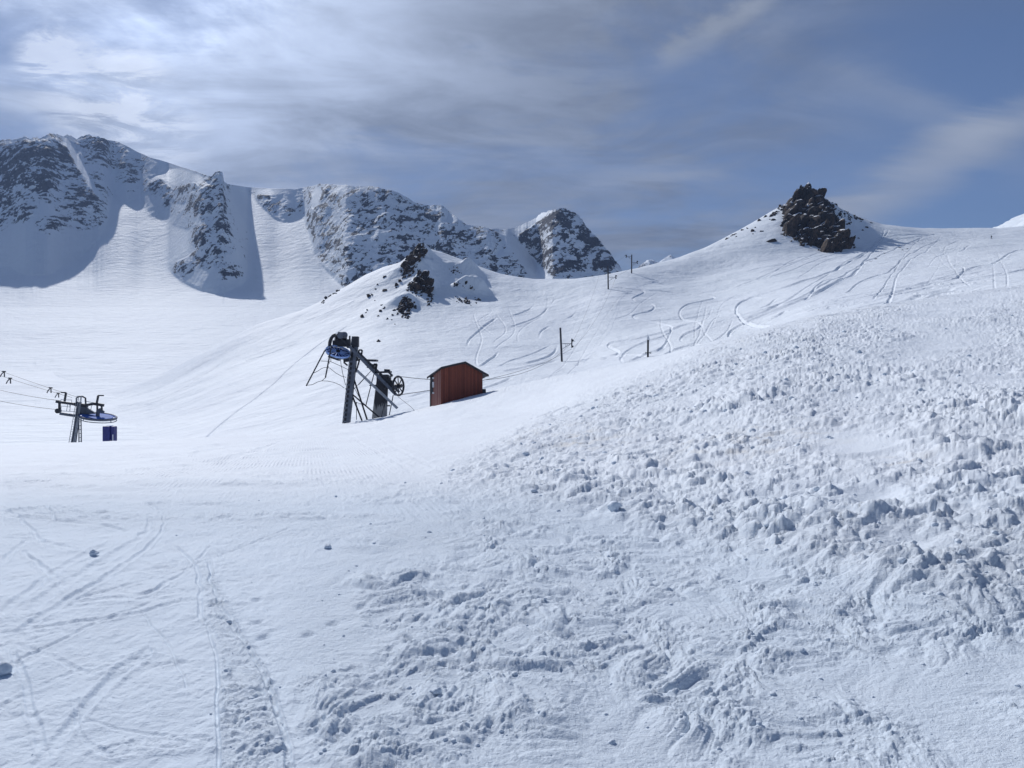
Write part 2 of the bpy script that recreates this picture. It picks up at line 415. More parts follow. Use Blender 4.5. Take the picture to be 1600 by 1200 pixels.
for i in range(12):
    x0 = _r.uniform(1200, 1500); y0 = _r.uniform(455, 490)+(1400-x0)*.09; x1 = x0+_r.uniform(100, 260); y1 = y0-(x1-x0)*_r.uniform(.16, .27)
    TR_MID.append((.3, _r.uniform(.07, .14), scurve(x0, y0, x1, y1, _r.uniform(1, 4), .6, _r.uniform(0, 6))))
for i in range(5):
    x0 = _r.uniform(740, 880); y0 = _r.uniform(450, 500); x1 = x0+_r.uniform(-70, 10); y1 = y0+_r.uniform(40, 85)
    TR_MID.append((.45, _r.uniform(.06, .12), scurve(x0, y0, x1, y1, _r.uniform(6, 14), _r.uniform(.5, 1.3), _r.uniform(0, 6))))
def carve(px, py, depth, tracks, scale=1.0, hs=1.0, rim=.45):
    """returns height offsets: groove with small raised rims; sizes in metres"""
    out = np.zeros_like(px)
    best = np.full(px.shape, 1e9); amp = np.zeros_like(px); wid = np.ones_like(px)
    for (w, h, pts) in tracks:
        # smooth the polyline
        p = np.array(pts, float)
        for _ in range(2):
            q = .75*p[:-1]+.25*p[1:]; r = .25*p[:-1]+.75*p[1:]
            p = np.concatenate([p[:1], np.stack([q, r], 1).reshape(-1, 2), p[-1:]])
        ymin, ymax = p[:, 1].min()-30, p[:, 1].max()+30; xmin, xmax = p[:, 0].min()-30, p[:, 0].max()+30
        sel = np.nonzero((px > xmin) & (px < xmax) & (py > ymin) & (py < ymax))
        if len(sel[0]) == 0: continue
        X = px[sel]; Y = py[sel]; D = depth[sel]
        dmin = np.full(X.shape, 1e9)
        npts = len(p)
        for i in range(npts-1):
            ax, ay = p[i]; bx, by = p[i+1]; dx, dy = bx-ax, by-ay; L2 = dx*dx+dy*dy+1e-9
            t = np.clip(((X-ax)*dx+(Y-ay)*dy)/L2, 0, 1)
            ex = (X-ax-t*dx); ey = (Y-ay-t*dy)
            # fade ends
            dd = np.sqrt(ex*ex+ey*ey)
            np.minimum(dmin, dd, out=dmin)
        m = dmin*D/F
        fadeend = np.clip(np.minimum(np.hypot(X-p[0, 0], Y-p[0, 1]), np.hypot(X-p[-1, 0], Y-p[-1, 1]))/8, 0, 1)
        u = m/(w*.5*scale)
        prof = -np.exp(-(u**4)) + rim*np.exp(-((u-1.6)/.5)**2)
        out[sel] += prof*h*fadeend*hs
    return out
def node_rows(cols, keys, nodes, k, sig, zmode=False):
    xs = np.arange(cols[0]-60, cols[-1]+60, 2.0)
    py = np.interp(xs, keys, [nodes[c][k][0] for c in keys]); dd = np.interp(xs, keys, [nodes[c][k][1] for c in keys])
    zz = CH+dd*(600-py)/F
    zz = smooth1(zz[None], sig/2., 1)[0]; dd = smooth1(dd[None], sig/2., 1)[0]
    return np.interp(cols, xs, dd), np.interp(cols, xs, zz)
def build_mid():
    cols = col_axis(230, 1640, 1.3, -300, 2200, 12)
    K = 6
    DD = np.zeros((K, len(cols))); ZZ = np.zeros((K, len(cols)))
    for k in range(K): DD[k], ZZ[k] = node_rows(cols, mid_cols, mid_nodes, k, 30)
    xs = np.arange(cols[0], cols[-1]+2, 1.)
    sk = smooth1(np.interp(xs, [q[0] for q in sky_mid], [q[1] for q in sky_mid])[None], 3, 1)[0]
    ZZ[-1] = CH+DD[-1]*(600-np.interp(cols, xs, sk))/F
    # one more node behind the crest: falls away
    D7 = DD[-1]+90; Z7 = ZZ[-1]-45
    Dn = np.vstack([DD, D7[None]]); Zn = np.vstack([ZZ, Z7[None]])
    segs = [40, 70, 110, 150, 170, 40]; t = []
    for k, n in enumerate(segs): t.append(k+np.arange(n)/n)
    t = np.concatenate(t+[np.array([len(segs)])])
    idx = np.clip(t.astype(int), 0, 5); fr = (t-idx)[:, None]
    D = Dn[idx]*(1-fr)+Dn[idx+1]*fr
    Z = pchip(Dn, Zn, D)
    PX = np.broadcast_to(cols[None], D.shape).copy()
    X = D*(PX-800)/F; Y = D.copy()
    PYg = 600-(Z-CH)*F/D
    kn = {}
    # knoll outcrop relief (world metres), bumps that throw the shadows
    def bmp(cx, cy, cd, rx, ry, h, skew=0):
        c = P(cx, cy, cd); u = (X-c.x)/rx; v = (Y-c.y)/ry
        u = np.where(u > 0, u*1.9, u)
        v = np.where(v < 0, v*1.6, v)
        return h*np.exp(-(u*u+v*v))*(1+.7*fbm(X/6., Y/6., 3, 301))
    Z = Z + bmp(660, 430, 310, 10, 12, 6) + bmp(668, 455, 292, 7, 9, 6) + bmp(636, 478, 272, 7, 6, 2.6) + bmp(735, 430, 318, 9, 6, 4) + bmp(742, 460, 294, 9, 6, 6) + bmp(1300, 350, 402, 16, 10, 4)
    vz = np.interp(D, [55, 100, 128, 195, 300, 500, 720, 900], [CH+q*(600-p)/F for p, q in ((760,55),(705,100),(690,128),(660,195),(620,300),(560,500),(510,720),(480,900))])
    wl = sstep(60, 420, PX); Z = Z*wl+(vz-1.2)*(1-wl)
    und = fbm(X/38, Y/50, 3, 31)*1.3*sstep(90, 200, D) + fbm(X/7, Y/12, 4, 77)*.16
    fade = 1-np.exp(-((D-Dn[5])/14)**2)*.8
    Z = Z + und*fade
    grain = .25+.75*sstep(480, 560, PYg)*sstep(1000, 1100, PX) + .9*blob(PX, PYg, 1480, 400, 130, 45) + .5*blob(PX, PYg, 1150, 520, 120, 40)
    rough = sstep(1120, 1300, PX)*sstep(1.0, .4, np.abs(PYg-(np.interp(PX, [1100, 1600], [520, 430])))/28)
    Z = Z + clods(X, Y, 1.1, 5, .3)*.30*rough*sstep(.45, .6, vnoise(X/6, Y/14, 3)) + clods(X, Y, .8, 9, .25)*.18*blob(PX, PYg, 800, 592, 120, 20)
    Z = Z + carve(PX, PYg, D, TR_MID, .8, 1.7, .22)
    o = grid_mesh('snow_slope', X, Y, Z, {'grain': grain}, MM); tag(o, kind='structure')
    return cols, D, Z, PYg
mid_cols_g, mid_D, mid_Z, mid_PY = build_mid()
def on_mid(px, py):
    """ground point of the mid hills seen at px, py"""
    i = int(np.argmin(np.abs(mid_cols_g-px))); pyc = 600-(mid_Z[:, i]-CH)*F/mid_D[:, i]
    # walk from front to crest: last crossing where pyc passes py (nearest visible)
    run = 1e9
    for k in range(60, len(pyc)-42):
        if pyc[k] < run:
            run = pyc[k]
            if pyc[k] <= py: return P(px, py, mid_D[k, i])
    k = len(pyc)-42
    return Vector((mid_D[k, i]*(px-800)/F, mid_D[k, i], mid_Z[k, i]))

# ------------------------------------------------------------------ far cirque and mountains
sky_far = [(-700,260),(-400,240),(-150,232),(0,222),(12,218),(20,220),(40,214),(45,217),(62,214),(76,210),(84,208),(92,213),(104,212),(120,216),(134,211),(141,210),(150,212),(165,218),(185,221),(200,229),(215,238),(250,250),(280,260),(325,275),(331,276),(336,270),(342,267),(348,270),(350,284),(356,289),(400,292),(460,296),(487,291),(500,287),(540,288),(560,291),(590,292),(605,296),(620,300),(640,311),(648,317),(660,320),(690,322),(700,330),(715,341),(730,353),(750,354),(765,358),(785,360),(805,356),(830,344),(850,332),(868,327),(885,327),(897,332),(910,344),(925,365),(935,372),(950,392),(962,408),(972,424),(980,432),(1010,446),(1100,470),(2300,480)]
PS = [
 [(-700,240),(0,205),(190,205),(240,245),(228,290),(218,312),(197,322),(174,306),(168,345),(152,376),(126,402),(108,412),(75,430),(40,431),(15,418),(-10,414),(-700,400)],
 [(217,302),(235,285),(250,280),(262,289),(272,298),(286,292),(299,282),(312,293),(293,305),(288,320),(276,318),(272,332),(268,340),(250,344),(235,340),(225,320)],
 [(332,262),(347,262),(351,290),(352,310),(357,345),(368,380),(374,405),(384,425),(384,436),(372,446),(356,454),(338,458),(314,452),(286,440),(267,425),(266,415),(298,398),(300,370),(308,353),(292,359),(270,352),(275,335),(292,322),(294,305),(310,297),(330,288)],
 [(185,205),(250,245),(325,268),(400,285),(470,290),(490,285),(482,304),(478,334),(462,344),(442,348),(428,340),(412,326),(400,312),(402,303),(370,297),(345,296),(330,286),(300,272),(262,262),(235,280),(222,270)],
 [(484,300),(500,280),(550,280),(600,288),(645,308),(690,318),(730,348),(760,354),(788,368),(800,390),(815,410),(837,442),(600,455),(540,450),(530,440),(515,425),(500,410),(489,395),(491,385),(478,345),(480,310)],
 [(806,372),(826,352),(850,328),(870,320),(890,320),(910,338),(935,368),(955,390),(970,412),(990,445),(845,450),(862,436),(840,414),(822,395)]]
rock_blobs = [ # cx,cy,rx,ry,density
 (20,262,60,40,.95),(70,250,60,32,.85),(10,300,35,40,.7),(60,285,48,26,.85),(100,265,40,40,.55),(150,225,30,16,.8),(165,245,24,22,.6),(130,310,34,38,.85),(85,352,22,12,.85),(35,330,18,16,.7),(0,345,14,14,.6),(205,265,24,30,.42),(-150,270,140,70,.8),(-450,300,200,80,.8),
 (245,292,20,12,.7),(262,312,14,10,.6),(285,292,14,12,.8),(320,290,22,20,.7),(335,272,14,8,1.),(315,320,40,22,.72),(350,320,14,34,.8),(355,360,24,24,.62),(312,372,20,20,.8),(330,398,26,20,.65),(290,418,18,12,.6),(355,425,20,14,.55),(375,380,16,28,.4),
 (408,305,16,9,.8),(415,318,20,16,.45),(468,318,6,10,.6),(450,330,10,8,.4),
 (500,310,22,34,.75),(490,345,14,22,.8),(515,375,26,28,.62),(540,400,34,22,.6),(560,310,70,14,.4),(600,300,24,18,.55),(630,312,26,24,.6),(590,345,60,36,.5),(620,390,50,44,.52),(560,430,50,22,.5),(665,345,36,34,.62),(705,385,26,36,.72),(690,345,26,20,.5),(745,375,22,24,.55),(765,400,26,30,.6),(800,425,26,24,.72),(640,360,80,60,.42),(785,365,14,8,.5),
 (860,345,38,26,.95),(820,372,24,18,.7),(850,385,30,26,.72),(880,360,34,30,.72),(912,380,36,42,.72),(945,410,26,30,.75),(875,415,40,26,.7),(830,400,18,14,.55)]
def build_far():
    cols = col_axis(-160, 1000, 1.25, -700, 2300, 14)
    sky = np.interp(cols, [s[0] for s in sky_far], [s[1] for s in sky_far])
    jag = (fbm(cols/7., 0*cols, 4, 5, False, .65))*5.*(sstep(175, 150, cols)+ .35*sstep(480, 500, cols)+.5*sstep(790, 830, cols)) + fbm(cols/30., 0*cols+3, 2, 8)*1.5
    sky = sky + jag*sstep(990, 960, cols)
    # valley floor part
    npy = np.array([760, 705, 690, 660, 620, 560, 510, 480.]); nd = np.array([55, 100, 128, 195, 300, 500, 720, 900.])
    nz = CH+nd*(600-npy)/F
    n1 = 190
    tt = np.linspace(0, 1, n1); d1 = np.interp(tt, np.linspace(0, 1, 8), nd)
    D1 = np.repeat(d1[:, None], len(cols), 1)
    Z1 = pchip(np.repeat(nd[:, None], len(cols), 1), np.repeat(nz[:, None], len(cols), 1), D1)
    # mountain part: integrate the slope field upwards
    steep = np.zeros(poly_mask(PS[0], 0).shape)
    for p in PS: steep = np.maximum(steep, poly_mask(p, 2.5))
    for p in ([(790,366),(800,366),(812,380),(836,410),(864,436),(838,442),(814,410),(800,388)], [(808,356),(848,331),(868,328),(842,347),(822,361),(800,372)],
              [(95,213),(104,213),(128,248),(142,282),(164,314),(157,316),(134,284),(112,244)], [(262,266),(284,262),(326,278),(302,284),(278,292),(262,284)],
              [(486,302),(498,290),(504,300),(496,322),(488,330)], [(700,332),(716,342),(706,350),(694,346)], [(770,395),(786,388),(792,398),(780,404)], [(400,296),(424,293),(432,303),(412,306),(398,304)]):
        lm = poly_mask(p, 2.); steep = steep*(1-lm); lit = lm if p[0] == (790,366) else np.maximum(lit, lm)
    n2 = 430
    t = np.linspace(0, 1, n2)[:, None]
    PY = 480+(np.minimum(sky, 479.5)-480)[None]*t
    PX = np.broadcast_to(cols[None], PY.shape)
    st = sample(steep, PX, PY)
    nz1 = fbm(PX/26, PY/26, 4, 21)
    rd = np.zeros_like(PX)
    for (cx, cy, rx, ry, den) in rock_blobs:
        b = np.exp(-np.clip((((PX-cx)/rx)**2+((PY-cy)/ry)**2), 0, 40)**1.5); rd = np.maximum(rd, b*den)
    rim = sample(poly_mask(PS[3], 3.), PX, PY); LT = sample(lit, PX, PY); rd = rd*(1-.9*LT)*(1-.18*sample(poly_mask(PS[4], 3.), PX, PY))
    tgt = .93+.22*sstep(.2, .7, rd)+.10*rim
    s = .55+.03*fbm(PX/60, PY/60, 2, 4); s = s+st*(tgt-s)
    s = s - (1-st)*sstep(395, 485, PY)*.30
    v = (600-PY)/F
    s = np.maximum(s, v+.16)
    dv = np.diff(v, axis=0)
    g = dv/(.5*(s[1:]+s[:-1]) - .5*(v[1:]+v[:-1]))
    lnd = np.vstack([np.zeros((1, len(cols))), np.cumsum(g, 0)])
    lnd = .35*lnd + .65*smooth1(lnd, 6, 1)
    D2 = 900*np.exp(lnd)
    Z2 = CH + D2*v
    # relief of the faces
    X2 = D2*(PX-800)/F
    w = sstep(.25, .8, st)
    rel = fbm3(X2/70, D2/90, Z2/95, 5, 61, True, .55)
    fine = fbm3(X2/17, D2/17, Z2/12, 4, 90, True, .6)
    skyf = 1-.75*np.exp(-((PY-sky[None])/7.)**2)
    disp = (rel*10*(.35+.65*rd) + (fine-.1)*3.2*(.15+rd))*w*skyf
    D2b = D2 - disp*.9; Z2b = Z2+disp*.35
    X2b = D2b*(PX-800)/F
    soft = fbm(X2/120, D2/200, 3, 44)*3.*(1-w)*np.clip(t*8, 0, 1)
    Z2b = Z2b+soft*skyf
    strata = .62*fbm3((X2+Z2*.7)/15, D2/40, (Z2-X2*.35)/9, 5, 12, False, .68)+.45*fbm3((X2-Z2*.5)/8, D2/30, Z2/7, 4, 17, True, .6)
    rock = .5 + (rd-1.05)*.6 + strata*1.15 + fine*.22 - .28*(1-w) 
    rock = np.where(rd < .06, 0, rock)
    # behind the crest
    k = 14; ext = np.arange(1, k+1)[:, None]/k
    D3 = D2b[-1:]+ext*260; Z3 = Z2b[-1:] - (ext**1.5)*190; Z3[:2] = Z2b[-1:]-np.array([[.5], [3.]])
    D = np.vstack([D1, D2b[1:], D3]); Z = np.vstack([Z1, Z2b[1:], Z3])
    RK = np.vstack([0*D1, rock[1:], np.repeat(rock[-1:], k, 0)*.8])
    PXa = np.broadcast_to(cols[None], D.shape)
    PYa = 600-(Z-CH)*F/D
    lowu = fbm(D*(PXa-800)/F/60, D/90, 4, 15)*1.6*sstep(110, 260, D)*(D < 900)*sstep(900, 700, D)
    Z = Z+lowu
    Z = Z+carve(PXa.copy(), PYa, D, [(1.2,.35,[(0,601),(20,592),(45,578),(120,580),(160,573),(190,566)]),(1.,.3,[(175,628),(205,624),(235,617),(262,605),(290,592)]),(1.2,.3,[(0,640),(30,632),(60,625)]),
       (1.,.3,[(0,524),(60,524),(130,520),(230,522)]),(1.,.3,[(60,640),(110,634),(150,631)]),(1.2,.4,[(30,530),(60,528),(95,527),(130,529)]),(1.,.35,[(40,570),(100,561),(170,556),(182,553)]),(1.6,.5,[(60,566),(120,562),(160,558)]),(.9,.3,[(0,492),(40,500),(90,505)]),(1.2,.4,[(110,508),(122,506),(135,508)]),(1.,.3,[(250,512),(300,514),(390,508),(440,498)]),(1.,.3,[(395,545),(425,533),(440,524)])])
    o = grid_mesh('mountains', D*(PXa-800)/F, D, Z, {'rock': RK}, MT); tag(o, kind='structure')
build_far()

def small_range(name, prof, d, thick, seed, rockp, cols_step=.8, base=70):
    xs = np.arange(prof[0][0], prof[-1][0], cols_step)
    top = np.interp(xs, [p[0] for p in prof], [p[1] for p in prof]) + fbm(xs/6., xs*0, 3, seed)*1.2
    n = 90; t = np.linspace(-1, 1, n)[:, None]
    topz = CH+d*(600-top)/F; bz = CH+d*(600-(base+top.mean()))/F
    shape = 1-np.abs(t)
    D = d + t*thick; Z = bz+(topz[None]-bz)*shape
    X = np.repeat((d*(xs-800)/F)[None], n, 0)
    r = fbm3(X/(.05*d), D/(.05*d), Z/(.05*d), 4, seed+3, True)
    Z = Z + r*.008*d*(1-np.exp(-(t/.06)**2)); D = D + r*.01*d*np.ones_like(t)
    rock = .5+(rockp-.55)+.55*fbm3(X/(.012*d), D/(.02*d), Z/(.008*d), 4, seed+7)
    o = grid_mesh(name, X, D, Z, {'rock': rock*(t < .02)}, MT); tag(o, kind='structure')
small_range('distant_peaks', [(940,470),(975,434),(988,428),(1000,414),(1012,405),(1022,407),(1030,408),(1040,401),(1048,397),(1056,403),(1064,410),(1100,430)], 2300, 260, 40, .5)
# hill beyond the saddle at the right edge
small_range('snow_hill', [(1480,420),(1530,392),(1560,368),(1580,351),(1600,337),(1640,310),(1720,290),(1850,300),(2000,380)], 760, 260, 70, .02, 2.)

# ------------------------------------------------------------------ foreground
near_cols = [-600, 0, 200, 400, 530, 600, 670, 760, 850, 930, 1000, 1100, 1200, 1300, 1450, 1600, 1800, 2200]
near_nodes = {
 -600: [(3000,.8),(1400,2.5),(1200,3.3),(1000,5.0),(850,8),(760,13.5),(722,22),(702,33),(697,42)],
 0:    [(3000,.8),(1400,2.5),(1200,3.3),(1000,5.0),(850,8),(760,13.5),(722,22),(702,33),(695,42)],
 200:  [(3000,.8),(1400,2.5),(1200,3.3),(1000,5.0),(850,8),(760,13.3),(720,21.5),(698,34),(689,44)],
 400:  [(3000,.8),(1400,2.5),(1200,3.3),(1000,5.0),(850,8),(765,13),(720,20),(692,35),(680,50)],
 530:  [(3000,.8),(1400,2.5),(1200,3.3),(1000,5.0),(850,8),(765,13),(715,21),(680,40),(664,58)],
 600:  [(3000,.8),(1400,2.5),(1200,3.3),(1000,5.0),(850,8),(760,13.3),(708,22),(670,42),(652,59)],
 670:  [(3000,.8),(1400,2.5),(1200,3.3),(1000,5.0),(850,8),(755,13.5),(700,22),(658,43),(637,58)],
 760:  [(3000,.8),(1400,2.5),(1200,3.3),(1000,5.0),(850,8),(750,13.8),(690,22),(642,43),(611,60)],
 850:  [(3000,.8),(1400,2.5),(1200,3.3),(1000,5.0),(850,8),(740,14),(670,21),(648,28),(592,72)],
 930:  [(3000,.8),(1400,2.5),(1200,3.3),(1000,5.0),(850,8),(730,14),(650,21),(618,29),(578,70)],
 1000: [(3000,.8),(1400,2.5),(1200,3.3),(1000,5.0),(850,8),(725,13.5),(640,21),(590,31),(566,60)],
 1100: [(3000,.8),(1400,2.5),(1200,3.3),(1000,4.9),(850,7.8),(715,13),(615,21),(549,33),(540,45)],
 1200: [(3000,.8),(1400,2.5),(1200,3.25),(1000,4.8),(850,7.4),(705,12.5),(590,21),(519,38),(514,46)],
 1300: [(3000,.8),(1400,2.5),(1200,3.2),(1000,4.7),(850,7),(690,12.5),(570,22),(496,42),(492,50)],
 1450: [(3000,.8),(1400,2.4),(1200,3.1),(1000,4.5),(850,6.6),(680,11.7),(560,21.5),(474,50),(470,58)],
 1600: [(3000,.8),(1400,2.4),(1200,3.0),(1000,4.4),(850,6.3),(660,11.7),(545,22),(452,55),(448,62)],
 1800: [(3000,.8),(1400,2.3),(1200,2.9),(1000,4.2),(850,6),(640,11.7),(520,22),(430,58),(427,64)],
 2200: [(3000,.8),(1400,2.2),(1200,2.8),(1000,4),(850,5.7),(620,11.5),(500,22),(410,60),(408,66)]}
TR_NEAR = [
 (.10,.022,[(0,1002),(87,949),(197,884),(245,844),(258,818),(249,796),(227,787)]),
 (.16,.018,[(57,945),(131,892),(210,849),(232,827),(236,808)]),
 (.07,.02,[(0,989),(87,978),(175,967),(219,958),(262,943),(302,936)]),
 (.08,.014,[(118,940),(184,938),(227,930),(262,910),(284,897)]),
 (.05,.018,[(315,967),(335,997),(339,1050),(341,1137),(343,1230)]),
 (.08,.024,[(324,875),(332,927),(363,980),(394,1024),(420,1076),(437,1129),(457,1230)]),
 (.09,.02,[(262,849),(290,862),(306,888),(312,920),(315,967)]),
 (.12,.02,[(40,864),(60,882),(94,910)]), (.1,.018,[(0,879),(24,860),(48,844)]), (.12,.018,[(0,792),(30,808),(52,831),(70,850)]),
 (.09,.02,[(94,814),(140,818),(166,822),(200,830)]), (.1,.02,[(70,787),(83,805),(79,818)]), (.08,.015,[(322,855),(338,862),(350,875)]),
 (.14,.02,[(60,1200),(110,1130),(170,1060),(230,1020)]), (.12,.012,[(20,1020),(45,1090),(70,1180)]),
 (.12,.016,[(0,960),(60,915),(100,880),(170,850)]),
 (.25,.012,[(540,672),(560,690),(600,712),(640,735)]), (.25,.012,[(575,668),(600,690),(640,712),(680,733)]),
 (.3,.05,[(300,702),(400,690),(470,684),(540,682)]), (.22,.03,[(0,722),(120,726),(260,716),(360,700)]), (.25,.04,[(200,738),(330,724),(400,706),(440,690)]),
 (.2,.03,[(380,704),(420,712),(470,704),(540,699)]),
 (.14,.02,[(430,800),(520,806),(640,812)]), (.12,.018,[(0,745),(90,742),(200,748)]),
]
for i in range(20):
    x0 = _r.uniform(-60, 330); y0 = _r.uniform(760, 1150); L = _r.uniform(120, 420); a = _r.choice([-.55, -.8, -.25, .2, .5, 1.2])+_r.uniform(-.15, .15)
    x1 = x0+L*math.cos(a); y1 = y0+L*math.sin(a)*.6
    if x1 > 420 and y1 > 880: continue
    TR_NEAR.append((_r.uniform(.04, .12), _r.uniform(.005, .013), scurve(x0, y0, x1, y1, _r.uniform(14, 40), .45, _r.uniform(0, 6))))
for i in range(16):
    x0 = _r.uniform(-50, 500); y0 = _r.uniform(700, 790); x1 = x0+_r.uniform(120, 380); y1 = y0+_r.uniform(-14, 14)
    TR_NEAR.append((.2, _r.uniform(.01, .02), scurve(x0, y0, x1, y1, _r.uniform(2, 6), .5, _r.uniform(0, 6))))
FOOT = [(402,936),(400,973),(413,995),(481,993),(564,949),(520,975),(621,975),(641,1010),(599,1024),(690,985),(774,960),(740,1050),(640,1100)]
def build_near():
    cols = col_axis(-40, 1640, 1.3, -600, 2200, 8)
    K = 9
    DD = np.zeros((K, len(cols))); ZZ = np.zeros((K, len(cols)))
    for k in range(K): DD[k], ZZ[k] = node_rows(cols, near_cols, near_nodes, k, 32)
    D9 = DD[-1]+14; Z9 = ZZ[-1]-5.5
    Dn = np.vstack([DD, D9[None]]); Zn = np.vstack([ZZ, Z9[None]])
    segs = [14, 50, 150, 120, 90, 85, 90, 45, 22]; t = []
    for k, n in enumerate(segs): t.append(k+np.arange(n)/n)
    t = np.concatenate(t+[np.array([len(segs)])])
    idx = np.clip(t.astype(int), 0, len(segs)-1); fr = (t-idx)[:, None]
    # interpolate in 1/depth inside a segment: even spacing on screen
    D = 1/(1/Dn[idx]*(1-fr)+1/Dn[idx+1]*fr)
    Z = pchip(Dn, Zn, D)
    PX = np.broadcast_to(cols[None], D.shape).copy()
    X = D*(PX-800)/F; Y = D.copy()
    PYg = 600-(Z-CH)*F/D
    heap = poly_mask([(660,752),(740,712),(850,652),(1000,588),(1100,545),(1200,512),(1300,488),(1450,466),(1600,446),(2300,400),(2300,930),(1500,960),(1300,900),(1100,850),(900,800),(760,772)], 14)
    rub = poly_mask([(470,905),(560,850),(700,790),(900,780),(1200,850),(2300,800),(2300,1450),(560,1450),(500,1200),(440,1020)], 26)
    band = poly_mask([(315,880),(335,900),(380,990),(425,1060),(452,1180),(455,1450),(352,1450),(346,1180),(345,1020),(325,960)], 4)
    mids = poly_mask([(0,735),(350,745),(640,745),(900,790),(700,860),(300,830),(0,830)], 12)
    H = sample(heap, PX, PYg); RB = sample(rub, PX, PYg); BD = sample(band, PX, PYg); MS = sample(mids, PX, PYg)
    smo = 1 - np.clip(blob(PX, PYg, 1345, 705, 75, 26, 8)+blob(PX, PYg, 1370, 785, 60, 16)+blob(PX, PYg, 1420, 870, 60, 16)+blob(PX, PYg, 1460, 540, 90, 20, -10)*.75+blob(PX, PYg, 1560, 600, 70, 20)*.5+blob(PX, PYg, 1560, 1060, 60, 30)*.7+blob(PX, PYg, 1500, 480, 150, 16, -14)*.6, 0, 1)*.93
    upr = sstep(1330, 1480, PX)*sstep(640, 560, PYg)      # thinner cover high on the right
    n_a = vnoise(X/1.9, Y/2.6, 3); n_b = vnoise(X/.5, Y/.8, 8)
    hp = H*smo*(.6+.5*n_a)*(1-.25*upr)
    base = fbm(X/3, Y/4, 3, 14)*.12*H + fbm(X/5, Y/8, 3, 2)*.05*sstep(6, 20, D)
    Xs = X*.93+Y*.36; Ys = (-X*.36+Y*.93)*.62          # slabs drawn out along the slope
    big = clods(X, Y, .85, 1, .45)*.24 + billow(Xs, Ys, 1.1, 201, 6, .62)*.24
    med = clods(X+big*.3, Y, .44, 2, .55)*.16 + clods(X+big*.3, Y, .19, 3, .5)*.085 + clods(X, Y, .10, 6, .4)*.04
    fine = billow(X, Y, .26, 211, 4, .62)*.09
    Zd = base + hp*(big*.70+med*.62+fine*.9)
    # dug hollows on the right
    for (cx, cy, cd, rx, ry, h) in [(1475,825,7.8,.2,.12,.035),(1390,715,11.0,.25,.12,.03),(1390,1060,4.4,.07,.06,.03),(1300,760,10,.25,.12,.03),(1350,730,10.7,.7,.15,-.05)]:
        c = P(cx, cy, cd); Zd = Zd - h*np.exp(-(((X-c.x)/rx)**2+((Y-c.y)/ry)**2)**1.5)
    cl = sstep(.32, .66, .55*n_b+.45*n_a)
    r2 = RB*(1-H*.6)*smo
    f1 = np.maximum(billow(X, Y*.8, .34, 221, 6, .6)-.20, 0)*.135 + clods(X, Y, .13, 21, .08)*.035 + clods(X, Y, .055, 22, .25)*.016
    fo = sstep(16, 5, D)
    Zd = Zd + r2*(.12+.88*cl)*f1*(.72+.3*fo) + BD*(.4+.6*n_b)*(np.maximum(billow(X, Y, .16, 231, 5, .62)-.12, 0)*.07+clods(X, Y, .06, 25, .4)*.018)
    Zd = Zd + MS*sstep(.50, .70, vnoise(X/1.6, Y/.7, 41))*(np.maximum(billow(X, Y, .25, 241, 5, .62)-.2, 0)*.07)
    # light crust everywhere else
    lc = (1-np.clip(H+RB, 0, 1))
    Zd = Zd + lc*(fbm(X/.5, Y/.9, 6, 55, False, .66)*.022 + .35*np.maximum(billow(X, Y, .09, 351, 4, .62)-.22, 0)*.03*sstep(.4, .6, vnoise(X/.5, Y/.5, 352)) + fbm(X/.16+Y/.5, Y/.09, 4, 56, False, .6)*.008*sstep(.35, .6, vnoise(X/.8, Y/.6, 57))*sstep(25, 6, D) + sstep(.5, .8, vnoise(X/.45, Y/.22, 58))*np.maximum(billow(X, Y*1.3, .1, 251, 4, .6)-.2, 0)*.02*sstep(16, 5, D) + fbm(X/.06, Y/.12, 2, 71)*.0035*sstep(14, 4, D))
    Zd = Zd + clods(X, Y, .3, 64, .25)*.16*sstep(45, 60, D)*0.6 + fbm(X/1.2, Y/2.5, 3, 66)*.05*sstep(22, 40, D)*sstep(450, 560, PX)
    Zd = Zd + fbm(X/3.5+Y/9, Y/1.6, 4, 311)*.06*sstep(12, 20, D)*sstep(640, 420, PX)
    Z = Z + Zd
    Z = Z + carve(PX+8*(vnoise(X/.25, Y/.25, 91)-.5), PYg, D, TR_NEAR, .36, .55, .5)*(.55+.9*vnoise(X/.3, Y/.3, 90))
    for (fx, fy) in FOOT:
        i = int(np.argmin(np.abs(cols-fx))); k = int(np.argmin(np.abs(PYg[:, i]-fy))); cx, cy = X[k, i], Y[k, i]
        q = (((X-cx)/.042)**2+((Y-cy)/.062)**2)*(.7+.9*vnoise(X/.03, Y/.03, 92))
        Z = Z - .022*np.exp(-q**1.5)
    cord = sample(poly_mask([(0,700),(330,700),(420,690),(560,688),(620,705),(600,742),(560,765),(350,768),(0,760)], 14), PX, PYg) + .8*blob(PX, PYg, 690, 800, 90, 10)
    old_vignette = np.clip(sstep(732, 800, PYg+8*(vnoise(X/2, Y/2, 401)-.5))*(1-.6*H)+.10*H, 0, 1)  # greyer piste snow, made darker up close to paint in camera vignetting
    grain = .5+.30*H*smo+.35*RB+.2*BD+.35*MS-.15*np.clip(cord, 0, 1)
    dirt = np.clip(blob(PX, PYg, 1180, 700, 130, 24, -8)+blob(PX, PYg, 900, 690, 90, 20)+blob(PX, PYg, 1420, 735, 50, 12), 0, 1)
    o = grid_mesh('snow_foreground', X, Y, Z, {'grain': grain, 'dirt': dirt, 'cord': np.clip(cord, 0, 1), 'old_vignette': old_vignette}, MN); tag(o, kind='structure')
    return cols, X, Y, Z, PYg, H*smo, RB, BD, MS
NG = build_near()
